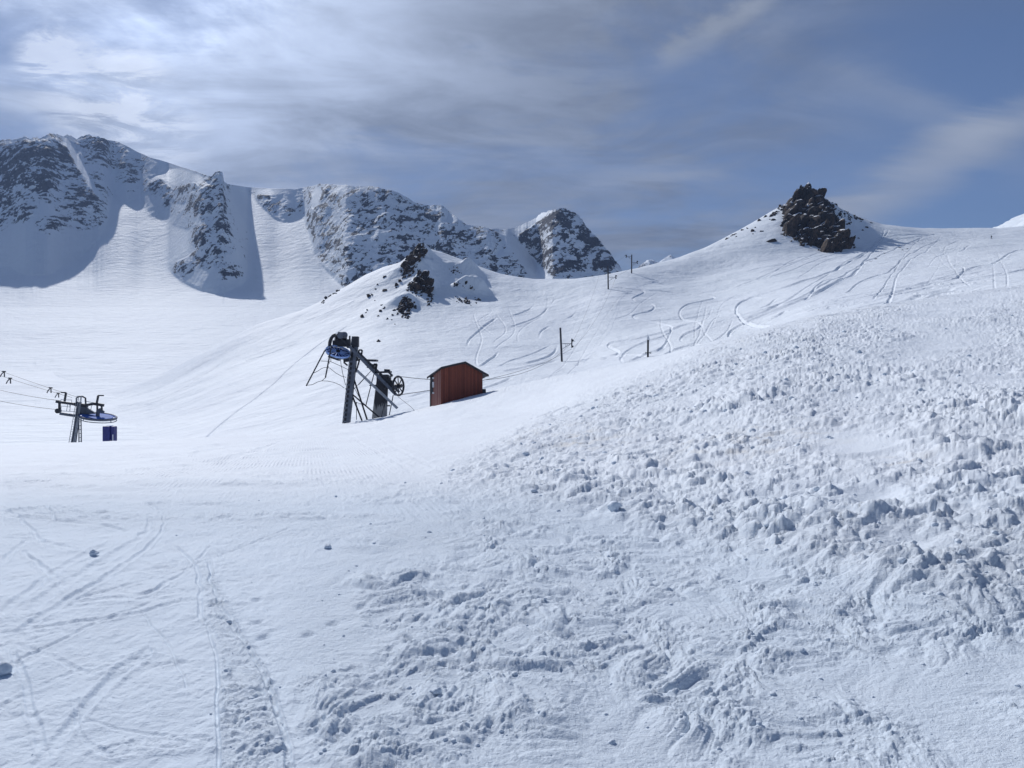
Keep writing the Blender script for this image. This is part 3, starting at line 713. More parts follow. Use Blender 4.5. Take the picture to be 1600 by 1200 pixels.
def on_near(px, py):
    cols, X, Y, Z, PYg = NG[:5]
    i = int(np.argmin(np.abs(cols-px))); k = int(np.argmin(np.abs(PYg[:, i]-py)))
    return Vector((X[k, i], Y[k, i], Z[k, i]))
def near_z(x, y):
    cols, X, Y, Z = NG[:4]
    i = int(np.argmin(np.abs(cols-(800+F*x/y)))); k = int(np.argmin(np.abs(Y[:, i]-y))); return float(Z[k, i])

# loose clods of snow lying on the surface: uncountable, one object
def ico(sub):
    bm = bmesh.new(); bmesh.ops.create_icosphere(bm, subdivisions=sub, radius=1); bm.verts.ensure_lookup_table()
    v = np.array([p.co[:] for p in bm.verts]); f = np.array([[q.index for q in p.verts] for p in bm.faces]); bm.free(); return v, f
def build_clods():
    v0, f0 = ico(2)
    cols, X, Y, Z, PYg, H, RB, BD, MS = NG
    var = []
    for k in range(14):
        o = RS.rand(3)*50
        n = fbm3(v0[:, 0]*1.3+o[0], v0[:, 1]*1.3+o[1], v0[:, 2]*1.3+o[2], 3, 100+k)
        v = v0*(1+.55*n[:, None])
        for _ in range(4):
            a = RS.randn(3); a /= np.linalg.norm(a); dd = v@a; c = .62; v = v - np.outer(np.clip(dd-c, 0, 9), a)*.85
        var.append(v*np.array([1, .85+.3*RS.rand(), .6+.25*RS.rand()]))
    w = (.0002+.06*H+.02*RB+.03*BD+.003*MS)
    vis = (PYg > 440) & (PYg < 1260)
    M, Nn = X.shape
    V = []; FC = []; n0 = 0; cnt = 0
    tries = RS.randint(0, M*Nn, 90000)
    r = RS.rand(90000)
    for q in range(90000):
        i, j = divmod(int(tries[q]), Nn)
        if not vis[i, j] or cols[j] < -40 or cols[j] > 1640 or r[q] > w[i, j]*.9: continue
        d = Y[i, j]
        if d > 34: continue
        u = RS.rand()
        size = (.003+.012*u**5)*(1+ d*.09) + (.04*RS.rand()*H[i, j] if u > .85 else 0)*min(d/12, 1.4)
        v = var[q % 14]; a = RS.rand()*6.28; c, s = math.cos(a), math.sin(a)
        vv = np.stack([v[:, 0]*c-v[:, 1]*s, v[:, 0]*s+v[:, 1]*c, v[:, 2]], -1)*size + np.array([X[i, j], Y[i, j], Z[i, j]+size*.1])
        V.append(vv); FC.append(f0+n0); n0 += len(v); cnt += 1
        if cnt >= 2600: break
    V = np.concatenate(V); FC = np.concatenate(FC)
    me = bpy.data.meshes.new('snow_clods'); nf = len(FC)
    me.vertices.add(len(V)); me.vertices.foreach_set('co', V.astype(np.float32).ravel())
    me.loops.add(nf*3); me.loops.foreach_set('vertex_index', FC.astype(np.int32).ravel())
    me.polygons.add(nf); me.polygons.foreach_set('loop_start', np.arange(0, nf*3, 3, dtype=np.int32)); me.update(calc_edges=True)
    me.polygons.foreach_set('use_smooth', np.ones(nf, bool))
    a = me.attributes.new('grain', 'FLOAT', 'POINT'); a.data.foreach_set('value', np.full(len(V), .5, np.float32))
    a = me.attributes.new('old_vignette', 'FLOAT', 'POINT'); a.data.foreach_set('value', np.full(len(V), .7, np.float32))
    me.materials.append(MN)
    o = bpy.data.objects.new('snow_clods', me); COL.objects.link(o)
    tag(o, 'loose lumps of white snow scattered over the churned snow bank and the piste', 'snow', kind='stuff')
    print('clods', cnt)
build_clods()

# ------------------------------------------------------------------ rocks
V2, F2 = ico(3)
def rock_geo(seed, cuts=15, rough=.07):
    rs = np.random.RandomState(seed)
    v = V2.copy()
    for _ in range(cuts):
        a = rs.randn(3); a /= np.linalg.norm(a); c = .28+.38*rs.rand(); dd = v@a
        v = v - np.outer(np.clip(dd-c, 0, 9), a)*.97
    n = fbm3(v[:, 0]*2.2+seed, v[:, 1]*2.2, v[:, 2]*2.2, 3, seed, True)
    v = v*(1+rough*n[:, None])
    return v
ROCKG = [rock_geo(s) for s in range(24)]
def mesh_np(name, V, FC, mat, smooth=False):
    me = bpy.data.meshes.new(name); nf = len(FC)
    me.vertices.add(len(V)); me.vertices.foreach_set('co', np.asarray(V, np.float32).ravel())
    me.loops.add(nf*3); me.loops.foreach_set('vertex_index', np.asarray(FC, np.int32).ravel())
    me.polygons.add(nf); me.polygons.foreach_set('loop_start', np.arange(0, nf*3, 3, dtype=np.int32)); me.update(calc_edges=True)
    me.materials.append(mat)
    return me
def rotm(rs):
    a, b, c = rs.rand(3)*6.28
    return np.array(Matrix.Rotation(a, 3, 'Z') @ Matrix.Rotation(b*.15, 3, 'X') @ Matrix.Rotation(c*.15, 3, 'Y'))
def in_poly(p, poly):
    x, y = p; c = False
    for i in range(len(poly)):
        x1, y1 = poly[i]; x2, y2 = poly[(i+1) % len(poly)]
        if (y1 > y) != (y2 > y) and x < (x2-x1)*(y-y1)/(y2-y1)+x1: c = not c
    return c
PHRASE = {5: 'in the snow beside the topmost rib of the knoll', 8: 'in the snow beside the centre rib of the knoll', 9: 'in the snow around the rock wedge at the knoll foot',
 12: 'on the very top of the hump right of the knoll rib', 13: 'in the middle row on the hump right of the knoll rib', 14: 'in the lowest row on the hump right of the knoll rib',
 15: 'at the far left end of the crag hill skyline rocks', 16: 'on the skyline just left of the big crag', 17: 'on the skyline just right of the big crag', 18: 'in the shaded snow right of the big crag', 19: 'in the low chain on the left skyline of the knoll'}
def outcrop(name, label, cat, poly, n, smin, smax, tall=1.25, seed=1, sink=.25, group=None, extra=()):
    """one connected mass of broken blocks filling an outline on the hillside"""
    rs = np.random.RandomState(seed); xs = [p[0] for p in poly]; ys = [p[1] for p in poly]
    if name != 'rock_crag':
        gx = sum(xs)/len(xs); gy = sum(ys)/len(ys); poly = [(gx+(x-gx)*1.3, gy+(y-gy)*1.12) for x, y in poly]; xs = [p[0] for p in poly]; ys = [p[1] for p in poly]
    V = []; FC = []; n0 = 0; k = 0; base = None; tries = 0
    tl = np.array(Matrix.Rotation(R(24), 3, 'Y'))
    while k < n and tries < n*60:
        tries += 1
        px = rs.uniform(min(xs), max(xs)); py = rs.uniform(min(ys), max(ys))
        s = smin+(smax-smin)*rs.rand()**(.8 if name == 'rock_crag' and k < 200 else 1.6)
        if not in_poly((px, py), poly): continue
        g = on_mid(px, py); m = g.y/F; zt = P(px, py, g.y).z
        if zt > g.z and name == 'rock_crag': g.z += min(zt-g.z, 9.)
        ok = all(in_poly((px+dx*s/m*.6, py+dy*s/m*.6), poly) for dx, dy in ((1, 0), (-1, 0), (0, 1), (0, -1)))
        if not ok:
            s = smin
            if not all(in_poly((px+dx*s/m*.6, py+dy*s/m*.6), poly) for dx, dy in ((1, 0), (-1, 0))): continue
        v = ROCKG[rs.randint(24)] @ rotm(rs).T
        v = (v*np.array([s*.85, s*1.0, s*tall*(.8+.5*rs.rand())])) @ tl.T
        c = np.array(g[:]) + np.array([0, s*sink, 0])
        if base is None: base = c
        V.append(v+c); k += 1
    for (px, py, s) in extra:
        v = ROCKG[rs.randint(24)] @ rotm(rs).T; V.append(v*np.array([s, s, s*1.3])+np.array(P(px, py, on_mid(px, 330).y+2)[:]))
    # blocks that touch make one rock; separate ones become objects of their own
    lo = [v.min(0) for v in V]; hi = [v.max(0) for v in V]; par = list(range(len(V)))
    def find(a):
        while par[a] != a: a = par[a]
        return a
    for a in range(len(V)):
        for b in range(a):
            mrg = .12*min((hi[a]-lo[a])[0], (hi[b]-lo[b])[0])
            if np.all(lo[a]+mrg < hi[b]) and np.all(lo[b]+mrg < hi[a]): par[find(a)] = find(b)
    cl = {}
    for a in range(len(V)): cl.setdefault(find(a), []).append(a)
    cl = sorted(cl.values(), key=lambda c: -len(c))
    if name == 'rock_crag': cl = cl[:1]
    many = len(cl) > 1; big_label = label
    for ci, c in enumerate(cl):
        if many and not (ci == 0 and seed in (5, 8, 9)): label = 'dark rock '+PHRASE[seed]; group = 'rocks '+PHRASE[seed]
        nm = name if ci == 0 else 'rock'
        W = np.concatenate([V[a] for a in c]); c0 = np.array([W[:, 0].mean(), W[:, 1].mean(), W[:, 2].min()])
        FF = np.concatenate([F2+k*len(V2) for k in range(len(c))])
        me = mesh_np(nm, W-c0, FF, MR)
        o = bpy.data.objects.new(nm, me); COL.objects.link(o); o.location = c0
        tag(o, label, cat if ci == 0 else 'rock', group)
    return o
def rock(px, py, wpx, hpx, label, group=None, seed=0, name='boulder', far=None):
    rs = np.random.RandomState(seed+500); g = on_mid(px, py) if far is None else P(px, py, far); m = g.y/F
    v = ROCKG[seed % 24] @ rotm(rs).T
    v = v/np.abs(v).max(0)
    v = v*np.array([wpx*m/2, (wpx+hpx)*m*.25, hpx*m/2])
    me = mesh_np(name, v, F2, MR); o = bpy.data.objects.new(name, me); COL.objects.link(o); o.location = g
    tag(o, label, 'rock', group); return o
CR = [(1246,291),(1260,290),(1270,292),(1282,303),(1299,318),(1320,340),(1306,346),(1316,360),(1320,372),(1332,382),(1347,390),(1344,406),(1315,410),(1293,406),(1275,398),(1250,385),(1226,376),(1213,362),(1220,345),(1220,328),(1226,307),(1240,305)]
o = outcrop('rock_crag', 'large dark jagged crag crowning the snowy hill on the right', 'crag', CR, 420, 1.0, 7.5, 1.4, 3, .1, None, [(1249,300,2.8),(1253,296,2.2),(1258,296,2.4),(1263,298,2.4),(1268,302,2.6),(1274,306,2.6),(1251,293,1.3),(1262,292,1.2),(1281,309,3.2),(1288,316,3.),(1245,306,3.),(1256,308,4.),(1268,311,4.),(1278,318,3.6),(1238,312,2.6),(1296,322,2.6),(1304,328,2.4)])
outcrop('rock_outcrop', 'tall dark rock rib at the very top of the middle knoll', 'rock outcrop', [(648,384),(656,381),(664,386),(664,398),(654,412),(646,428),(632,434),(628,422),(638,400)], 120, .9, 3.4, 1.25, 5)
outcrop('rock_outcrop', 'dark broken rock rib in the centre of the knoll, beside its long shadow', 'rock outcrop', [(652,424),(664,428),(672,448),(674,465),(668,480),(662,476),(664,464),(650,462),(640,455),(640,446),(650,436)], 140, .8, 3.3, 1.15, 8)
outcrop('rock_outcrop', 'dark wedge of rocks at the foot of the knoll below the centre rib', 'rock outcrop', [(634,462),(642,468),(650,480),(648,486),(640,482),(642,496),(632,498),(622,492),(624,478)], 90, .7, 2.7, 1.1, 9)
outcrop('rock_outcrop', 'small dark rocks on the top of the smaller hump right of the knoll rib', 'rock outcrop', [(702,418),(714,417),(720,428),(712,432),(704,427)], 16, .5, 1.3, 1.1, 12)
outcrop('rock_outcrop', 'row of dark rocks across the middle of the hump right of the knoll rib', 'rock outcrop', [(710,441),(722,440),(736,446),(738,454),(730,454),(720,450),(711,450)], 24, .5, 1.3, 1.1, 13)
outcrop('rock_outcrop', 'lowest row of dark rocks on the hump, above its triangular shadow', 'rock outcrop', [(712,463),(722,466),(738,463),(750,468),(748,475),(732,478),(720,474),(712,470)], 30, .5, 1.3, 1.1, 14)
outcrop('rock_outcrop', 'dark rocky edge running down the left skyline of the crag hill', 'rock outcrop', [(1131,375),(1145,366),(1152,361),(1150,366),(1138,374)], 14, .8, 1.8, .9, 15)
outcrop('rock_outcrop', 'dark boulders along the skyline just left of the big crag', 'rock outcrop', [(1202,342),(1212,326),(1226,312),(1226,322),(1218,334),(1208,346)], 26, .9, 2.4, 1., 16)
outcrop('rock_outcrop', 'broken dark rocks along the skyline right of the big crag', 'rock outcrop', [(1272,292),(1285,300),(1300,311),(1318,324),(1330,334),(1328,340),(1310,330),(1296,320),(1280,308)], 44, .8, 1.9, .9, 17)
outcrop('rock_outcrop', 'patch of dark rocks in the shaded snow right of the big crag', 'rock outcrop', [(1318,336),(1332,330),(1345,342),(1354,350),(1345,352),(1338,348),(1334,356),(1322,352)], 34, .8, 1.9, .9, 18)
outcrop('rock_outcrop', 'low chain of dark rocks on the left skyline of the knoll', 'rock outcrop', [(504,474),(512,462),(522,455),(532,450),(532,455),(522,462),(512,470),(508,477)], 24, .6, 1.6, 1., 19)
ulab = [
 (566,496,8,13,'isolated dark boulder farthest left of the knoll rocks, with snow on its right'),
 (592,534,12,12,'lone dark boulder with a grey side standing low on the snow behind the lift drive'),
 (577,463,12,9,'dark boulder high on the open left flank of the knoll'),
 (1206,378,17,14,'lone rounded dark boulder in the snow at the lower left of the big crag'),
 (605,499,6,9,'dark boulder alone below the rock strip on the left of the knoll')]
for i, (x, y, w, h, l) in enumerate(ulab): rock(x, y, w, h, l, None, i)
grp = [(601,433,7,7),(590,445,5,5),(587,452,4,4),(602,454,9,6),(582,461,5,4),(586,470,3,3),(597,477,6,6),(600,482,7,7),(595,487,6,7),(591,494,5,5),(574,485,4,5),(572,489,4,4),(617,485,7,9),(614,493,6,6),(612,500,4,4),(617,507,4,3),(620,450,5,4),(625,440,7,8),(620,446,7,9),(498,471,4,4)]
for i, (x, y, w, h) in enumerate(grp): rock(x, y, w, h, 'small dark rock poking through the snow on the left flank of the knoll', 'small rocks on the knoll', 30+i)
grp2 = [(1160,360,8,5),(1168,357,6,4),(1175,362,8,8),(1180,356,5,4),(1190,362,8,6),(1150,370,4,3),(1177,366,4,3),(1187,345,7,6),(1196,339,8,6),(1209,344,8,6)]
for i, (x, y, w, h) in enumerate(grp2): rock(x, y, w, h, 'dark rock in the snow on the left shoulder below the big crag', 'rocks on the left shoulder of the crag hill', 60+i)
grp3 = [(1354,356,7,4),(1347,360,6,4),(1342,373,4,4),(1318,368,4,4),(1328,360,5,4),(1360,348,7,3)]
for i, (x, y, w, h) in enumerate(grp3): rock(x, y, w, h, 'small dark rock in the snow right of the big crag', 'small rocks right of the crag', 80+i)
grp4 = [(1361,409,7,3),(1368,405,5,2.5),(1374,400,3,2),(1382,396,4,2.5),(1406,387,5,2.5),(1410,391,4,2),(1417,389,4,2)]
for i, (x, y, w, h) in enumerate(grp4): rock(x, y, w, h, 'little dark stone sticking out of the slope beside the ski tracks right of the crag', 'stones beside the ski tracks', 100+i)

# big lumps of snow one can count
def snow_block(px, py, r, label, seed):
    g = on_near(px, py); v = V2.copy(); rs = np.random.RandomState(seed)
    n = fbm3(v[:, 0]*1.2+seed, v[:, 1]*1.2, v[:, 2]*1.2, 4, seed); v = v*(1+.7*n[:, None])
    for _ in range(0):
        a = rs.randn(3); a /= np.linalg.norm(a); v = v - np.outer(np.clip(v@a-.6, 0, 9), a)*.8
    v = v*np.array([r, r*.8, r*.75])
    me = mesh_np('snow_lump', v, F2, MN); me.polygons.foreach_set('use_smooth', np.ones(len(F2), bool))
    a = me.attributes.new('grain', 'FLOAT', 'POINT'); a.data.foreach_set('value', np.full(len(v), .5, np.float32))
    a = me.attributes.new('old_vignette', 'FLOAT', 'POINT'); a.data.foreach_set('value', np.full(len(v), .7, np.float32))
    o = bpy.data.objects.new('snow_lump', me); COL.objects.link(o); o.location = g+Vector((0, 0, r*.45))
    tag(o, label, 'snow lump')
snow_block(4, 1056, .05, 'rounded snow lump with a dark shadow at the left edge of the piste', 3)
snow_block(513, 857, .036, 'pale cube-like snow lump lying alone on the middle of the piste', 5)
snow_block(681, 1088, .03, 'rounded snow lump on the piste among footprints, lower middle of the photo', 8)
snow_block(146, 868, .04, 'largest snow lump beside the crossing ski tracks on the left of the piste', 9)
snow_block(960, 812, .10, 'snow lump at the foot of the churned snow bank', 12)

# ------------------------------------------------------------------ modelling helpers for the lifts
class MB:
    def __init__(s): s.bm = bmesh.new()
    def beam(s, a, b, w, h=None, up=Vector((0, 0, 1))):
        a = Vector(a); b = Vector(b); h = h or w; z = (b-a); L = z.length; z.normalize()
        x = z.cross(up)
        if x.length < .05: x = z.cross(Vector((0, 1, 0)))
        x.normalize(); y = x.cross(z)
        M = Matrix((x, y, z)).transposed().to_4x4(); M.translation = (a+b)/2
        bmesh.ops.create_cube(s.bm, size=1, matrix=M @ Matrix.Diagonal((w, h, L, 1))); return s
    def box(s, c, sx, sy, sz, rot=None):
        M = Matrix.Translation(c) @ (rot.to_4x4() if rot else Matrix()) @ Matrix.Diagonal((sx, sy, sz, 1))
        bmesh.ops.create_cube(s.bm, size=1, matrix=M); return s
    def tube(s, pts, r, seg=8, r2=None):
        pts = [Vector(p) for p in pts]; rings = []
        for i, p in enumerate(pts):
            t = (pts[min(i+1, len(pts)-1)]-pts[max(i-1, 0)]).normalized()
            x = t.cross(Vector((0, .13, 1))); 
            if x.length < .1: x = t.cross(Vector((1, 0, 0)))
            x.normalize(); y = t.cross(x)
            rr = r if r2 is None else r+(r2-r)*i/(len(pts)-1)
            rings.append([s.bm.verts.new(p+(x*math.cos(6.2832*k/seg)+y*math.sin(6.2832*k/seg))*rr) for k in range(seg)])
        for a, b in zip(rings, rings[1:]):
            for k in range(seg): s.bm.faces.new((a[k], a[(k+1) % seg], b[(k+1) % seg], b[k]))
        s.bm.faces.new(rings[0][::-1]); s.bm.faces.new(rings[-1]); return s
    def ring(s, c, u, w, r, tr, seg=40, ts=8, sq=1.):
        c = Vector(c); u = Vector(u).normalized(); w = Vector(w).normalized(); n = u.cross(w); rings = []
        for i in range(seg):
            a = 6.28318*i/seg; d = u*math.cos(a)+w*math.sin(a)
            rings.append([s.bm.verts.new(c+d*(r+tr*math.cos(6.28318*k/ts))+n*tr*sq*math.sin(6.28318*k/ts)) for k in range(ts)])
        for i in range(seg):
            a = rings[i]; b = rings[(i+1) % seg]
            for k in range(ts): s.bm.faces.new((a[k], b[k], b[(k+1) % ts], a[(k+1) % ts]))
        return s
    def build(s, name, mat, parent=None, bev=0.):
        if bev: bmesh.ops.bevel(s.bm, geom=s.bm.edges[:], offset=bev, segments=2, affect='EDGES', profile=.6)
        bmesh.ops.recalc_face_normals(s.bm, faces=s.bm.faces[:])
        me = bpy.data.meshes.new(name); 
        if parent is not None and parent.type == 'EMPTY': s.bm.transform(Matrix.Translation(-parent.location))
        elif parent is not None: s.bm.transform(Matrix.Translation(-(parent.location + (parent.parent.location if parent.parent else Vector()))))
        s.bm.to_mesh(me); s.bm.free(); me.materials.append(mat)
        o = bpy.data.objects.new(name, me); COL.objects.link(o)
        if parent is not None: o.parent = parent
        return o
def empty(name, loc, label, cat, group=None):
    o = bpy.data.objects.new(name, None); COL.objects.link(o); o.location = loc; o.empty_display_size = .3
    return tag(o, label, cat, group)

# ------------------------------------------------------------------ red hut
def hut():
    d0 = 57.0
    A = P(689, 636, d0)            # near-left corner of the gable wall (front)
    B = P(754, 612, d0+1.2)        # right corner
    zb = near_z(A.x, A.y)-.6
    ux = Vector((B.x-A.x, B.y-A.y, 0)); W = ux.length; ux.normalize(); vy = Vector((-ux.y, ux.x, 0))   # vy points away
    o = empty('wooden_hut', Vector((A.x, A.y, 0)), 'small dark red plank hut with a gable roof on the snow ridge', 'hut')
    # local frame helper
    rot = math.atan2(ux.y, ux.x); o.rotation_euler.z = rot
    S = d0/F
    eave = CH + d0*(600-578)/F; eaveR = CH+(d0+1.2)*(600-584)/F
    ez = (eave+eaveR)/2+.08; rz = CH+d0*(600-566.5)/F
    Dp = 3.2; ridge_x = W*.58*1.0
    # the left wall is seen because the hut is turned: skew given by a second direction
    def loc(mb, name, mat, bev=0):
        if bev: bmesh.ops.bevel(mb.bm, geom=mb.bm.edges[:], offset=bev, segments=1, affect='EDGES')
        bmesh.ops.recalc_face_normals(mb.bm, faces=mb.bm.faces[:])
        me = bpy.data.meshes.new(name); mb.bm.to_mesh(me); mb.bm.free(); me.materials.append(mat)
        q = bpy.data.objects.new(name, me); COL.objects.link(q); q.parent = o; return q
    def prism(poly, y0, y1):
        mb = MB(); a = [mb.bm.verts.new((x, y0, z)) for x, z in poly]; b = [mb.bm.verts.new((x, y1, z)) for x, z in poly]
        n = len(poly); mb.bm.faces.new(a); mb.bm.faces.new(b[::-1])
        for i in range(n): mb.bm.faces.new((a[i], b[i], b[(i+1) % n], a[(i+1) % n]))
        return mb
    gable = [(0, zb), (W, zb+.3), (W, ez-.12), (W*.56, rz), (0, ez+.1)]
    th = .06
    loc(prism(gable, 0, th), 'gable_wall', M_RED); 
    loc(prism([(x, z-(.95 if i > 1 else 0)) for i, (x, z) in enumerate(gable)], Dp-th, Dp), 'gable_wall', M_RED)
    # left wall, paler red to paint in grazing light, slanting outwards so that it shows from the piste
    ca = Vector((-.95, Dp*.55))
    mb = MB(); q = [(0, 0), (-.25, 1.9), (-.25+.03, 1.9+.06), (.03, .06)]
    lo = [mb.bm.verts.new((x, y, zb-.2)) for x, y in q]; hi = [mb.bm.verts.new((x, y, ez+.1-(.56 if i in (1, 2) else 0))) for i, (x, y) in enumerate(q)]
    mb.bm.faces.new(lo); mb.bm.faces.new(hi)
    for i in range(4): mb.bm.faces.new((lo[i], lo[(i+1) % 4], hi[(i+1) % 4], hi[i]))
    wl = loc(mb, 'side_wall', M_REDLIT)
    loc(prism([(-.29, zb-.3), (-.23, zb-.3), (-.23, ez-.3), (-.29, ez-.3)], 1.88, 2.05), 'corner_post', M_DARK)
    mb = MB(); mb.box((W/2, Dp-.3, (zb+ez)/2-.4), W*.9, .05, ez-zb-.9); loc(mb, 'back_wall', M_RED)
    mb = MB(); mb.box((W-.03, Dp/2, (zb+ez)/2-.1), .06, Dp-.15, ez-zb-.2); loc(mb, 'side_wall', M_RED)
    # window slots with pale frames on the left wall
    for i, (zz, hh) in enumerate(((-.55, .14), (-1.05, .42), (-1.68, .13))):
        mb = MB(); c = Vector((-.19, 1.40, ez+zz)); mb.box(c, .10, .22, hh, Matrix.Rotation(R(7.5), 3, 'Z')); loc(mb, 'window', M_WHITE)
    mb = MB(); mb.box(Vector((-.215, 1.66, ez-1.0)), .07, .36, 1.5, Matrix.Rotation(R(7.5), 3, 'Z')); loc(mb, 'door', M_DARK)
    # roof: two slopes with overhang
    def slope(p, q, y0, y1, t=.10, name='roof', mat=M_ROOF):
        mb = MB(); poly = [(p[0], p[1]), (q[0], q[1]), (q[0], q[1]+t), (p[0], p[1]+t)]
        m2 = prism(poly, y0, y1); return loc(m2, name, mat)
    rx = W*.56
    f1, f2, f3 = Vector((rx, -.24, rz+.02)), Vector((-.05, -.24, ez+.20)), Vector((W+.42, -.24, ez-.36))
    bkv = Vector((-.50, 2.25, -.74)); bkr = Vector((-.30, 2.9, -.62))
    def slab(pts, t, name, mat):
        mb = MB(); a = [mb.bm.verts.new(p) for p in pts]; b = [mb.bm.verts.new(Vector(p)+Vector((0, 0, t))) for p in pts]
        mb.bm.faces.new(a); mb.bm.faces.new(b[::-1]); n = len(pts)
        for i in range(n): mb.bm.faces.new((a[i], b[i], b[(i+1) % n], a[(i+1) % n]))
        return loc(mb, name, mat)
    slab([f1, f2, f2+bkv, f1+bkr], .09, 'roof', M_ROOF)
    slab([f3, f1, f1+bkr, f3+bkr], .09, 'roof', M_ROOF)
    dn = Vector((0, -.04, -.07))
    for p, q in ((f1, f3), (f2, f1), (f2+bkv, f2)):
        slab([p+dn, q+dn, q+dn+Vector((0, .06, 0)), p+dn+Vector((0, .06, 0))], .10, 'fascia', M_FASCIA)
    slope((W+.40, ez-.44), (W+.0, ez-.13), -.18, Dp, .03, 'soffit', M_EAVE)
    mb = MB(); mb.box((W+.22, .5, zb+.75+.55), .34, .4, .9); loc(mb, 'junction_box', M_DARK, .03)
hut()

# ------------------------------------------------------------------ lift drive station
def drive():
    d = 61.0
    Q = lambda x, y, dd=0.: P(x, y, d+dd)
    gz = near_z(Q(541, 664).x, d)
    o = empty('lift_drive_station', Vector((Q(541, 664).x, d, gz)), 'dark steel ski lift drive tower with pale blue spoked wheel and concrete pillar', 'ski lift machinery')
    px = d/F
    # column: two channels with batten plates (open ladder face to the left)
    b, t = Q(541, 668), Q(555.5, 529); ax = (t-b).normalized()
    rt = Vector((1, 0, 0)); bk = Vector((0, 1, 0))
    m = MB(); m.beam(b+rt*.13, t+rt*.13, .26, .46, up=bk); m.build('column', M_STEEL, o)
    m = MB(); m.beam(b-rt*.29+bk*-.18, t-rt*.25+bk*-.18, .06, .07, up=bk); m.beam(b-rt*.29+bk*.2, t-rt*.25+bk*.2, .06, .07, up=bk)
    for i in range(15):
        c = b.lerp(Q(552.5, 560), (i+.3)/15); m.beam(c-rt*.32-bk*.16, c+rt*.02-bk*.16, .02, .14, up=ax)
    m.build('ladder_face', M_STEEL, o)
    m = MB(); m.beam(b-rt*.10+bk*.1, t-rt*.1+bk*.1, .3, .03, up=bk); m.build('back_plate', M_DARK, o)
    m = MB(); m.box(Q(555.5, 534), .52, .5, .85); m.build('column_head', M_DARK, o, .03)
    m = MB(); m.beam(Q(537, 563), Q(560, 561), .28, .3); m.beam(Q(537, 566), Q(543, 571), .12, .12); m.build('cross_bracket', M_DARK, o)
    # inclined boom, two parallel channels
    m = MB(); m.beam(Q(546, 541, -.45), Q(619, 617, -.45), .24, .10, up=bk); m.build('boom', M_STEEL, o)
    m = MB(); m.beam(Q(552, 543, .75), Q(624, 613, .75), .20, .10, up=bk); m.build('boom', M_STEEL, o)
    m = MB(); m.beam(Q(526, 522, -.3), Q(549, 546, -.3), .07, .10); m.build('diagonal_brace', M_DARK, o)
    # galvanised lower channel
    m = MB(); m.beam(Q(558, 579, -.3), Q(621, 638, -.3), .20, .12, up=bk); m.build('galvanised_channel', M_GALV, o)
    # struts
    for (a, c, w) in [((553,592),(575,660),.13),((550,617),(567,661),.13),((540,607),(597,656),.12),((566,548),(556,582),.12),((588,570),(571.5,634),.07),((614.5,617),(607,655),.07),((602,625),(595,656),.05),((560,602),(582,577),.04),((582,577),(549,612),.035),((557,628),(557,656),.05),((549,626),(572,634),.04),((552,603),(562,622),.04)]:
        m = MB(); m.tube([Q(*a, .15), Q(*c, .15)], w*.5*1.1, 6); m.build('strut', M_DARK, o)
    for (x, y) in ((582,602),(589,602),(601,608),(609,634)):
        m = MB(); m.box(Q(x-2, y, 0), .26, .2, .10); m.build('clamp_plate', M_DARK, o)
    # vertical guide frames
    for (x, y, h) in ((564,549,11),(587,571,11)):
        m = MB(); m.beam(Q(x-3, y-2), Q(x+2, y-2), .12); m.beam(Q(x+2, y-2), Q(x, y+h), .12, .12, up=bk); m.beam(Q(x-3, y-2), Q(x-4, y+5), .10, .1, up=bk); m.build('guide_frame', M_DARK, o)
    m = MB(); m.beam(Q(569, 563), Q(589.5, 563.5), .9, .16); m.beam(Q(571, 568), Q(588, 571), .3, .12); m.beam(Q(574, 574), Q(586, 573), .5, .1); m.build('service_deck', M_DARK, o)
    m = MB(); m.beam(Q(587, 582), Q(611, 581), 1., .14); m.beam(Q(601, 578.5), Q(609, 579), .5, .18); m.beam(Q(590, 586), Q(612, 588), .9, .12); m.beam(Q(606, 580), Q(613, 587), .7, .1); m.build('service_deck', M_DARK, o)
    m = MB(); m.box(Q(598, 590, .1), .9, .7, .5); m.box(Q(606, 594, .1), .5, .5, .5); m.box(Q(610, 600, .2), .35, .5, .6); m.build('gear_case', M_DARK, o, .05)
    # concrete pillar (tapered)
    bm = bmesh.new(); bmesh.ops.create_cone(bm, cap_ends=True, segments=4, radius1=.5, radius2=.5, depth=1); bm.free()
    m = MB(); g2 = CH+(d+1)*(600-660)/F
    lo = [(580, 657), (604.5, 657)]; hi = [(589, 590), (607, 590)]
    c = [P(lo[0][0], 661, d+.6), P(lo[1][0], 661, d+.6), P(lo[1][0], 661, d+1.5), P(lo[0][0], 661, d+1.5), P(hi[0][0], 588, d+.75), P(hi[1][0], 588, d+.75), P(hi[1][0], 588, d+1.35), P(hi[0][0], 588, d+1.35)]
    vs = [m.bm.verts.new(q) for q in c]
    for f in ((0,1,2,3),(4,5,6,7),(0,1,5,4),(1,2,6,5),(2,3,7,6),(3,0,4,7)): m.bm.faces.new([vs[i] for i in f])
    pl = m.build('concrete_pillar', M_CONC, o, .04)
    # blue bullwheel seen from below
    c = Q(528, 549.5, -.2); u = Vector((.946, 0, -.326)); w = Vector((.137, .907, .397)).normalized(); r = .97
    m = MB(); m.ring(c, u, w, r, .075, 48, 8); wh = m.build('bullwheel', M_BLUEL, o)
    m = MB()
    for i in range(16):
        a = 6.2832*i/16+.1; dd = u*math.cos(a)+w*math.sin(a); m.beam(c+dd*.12, c+dd*r, .05, .05)
    m.build('wheel_spokes', M_BLUEL, wh)
    n = u.cross(w); n = n if n.z > 0 else -n
    m = MB(); m.tube([c-n*.09, c+n*.12], .17, 14); m.build('wheel_hub', M_DARK, wh)
    m = MB(); m.tube([c-n*.16, c-n*.10], r*.95, 40); m.build('wheel_guard', M_NAVY, wh)
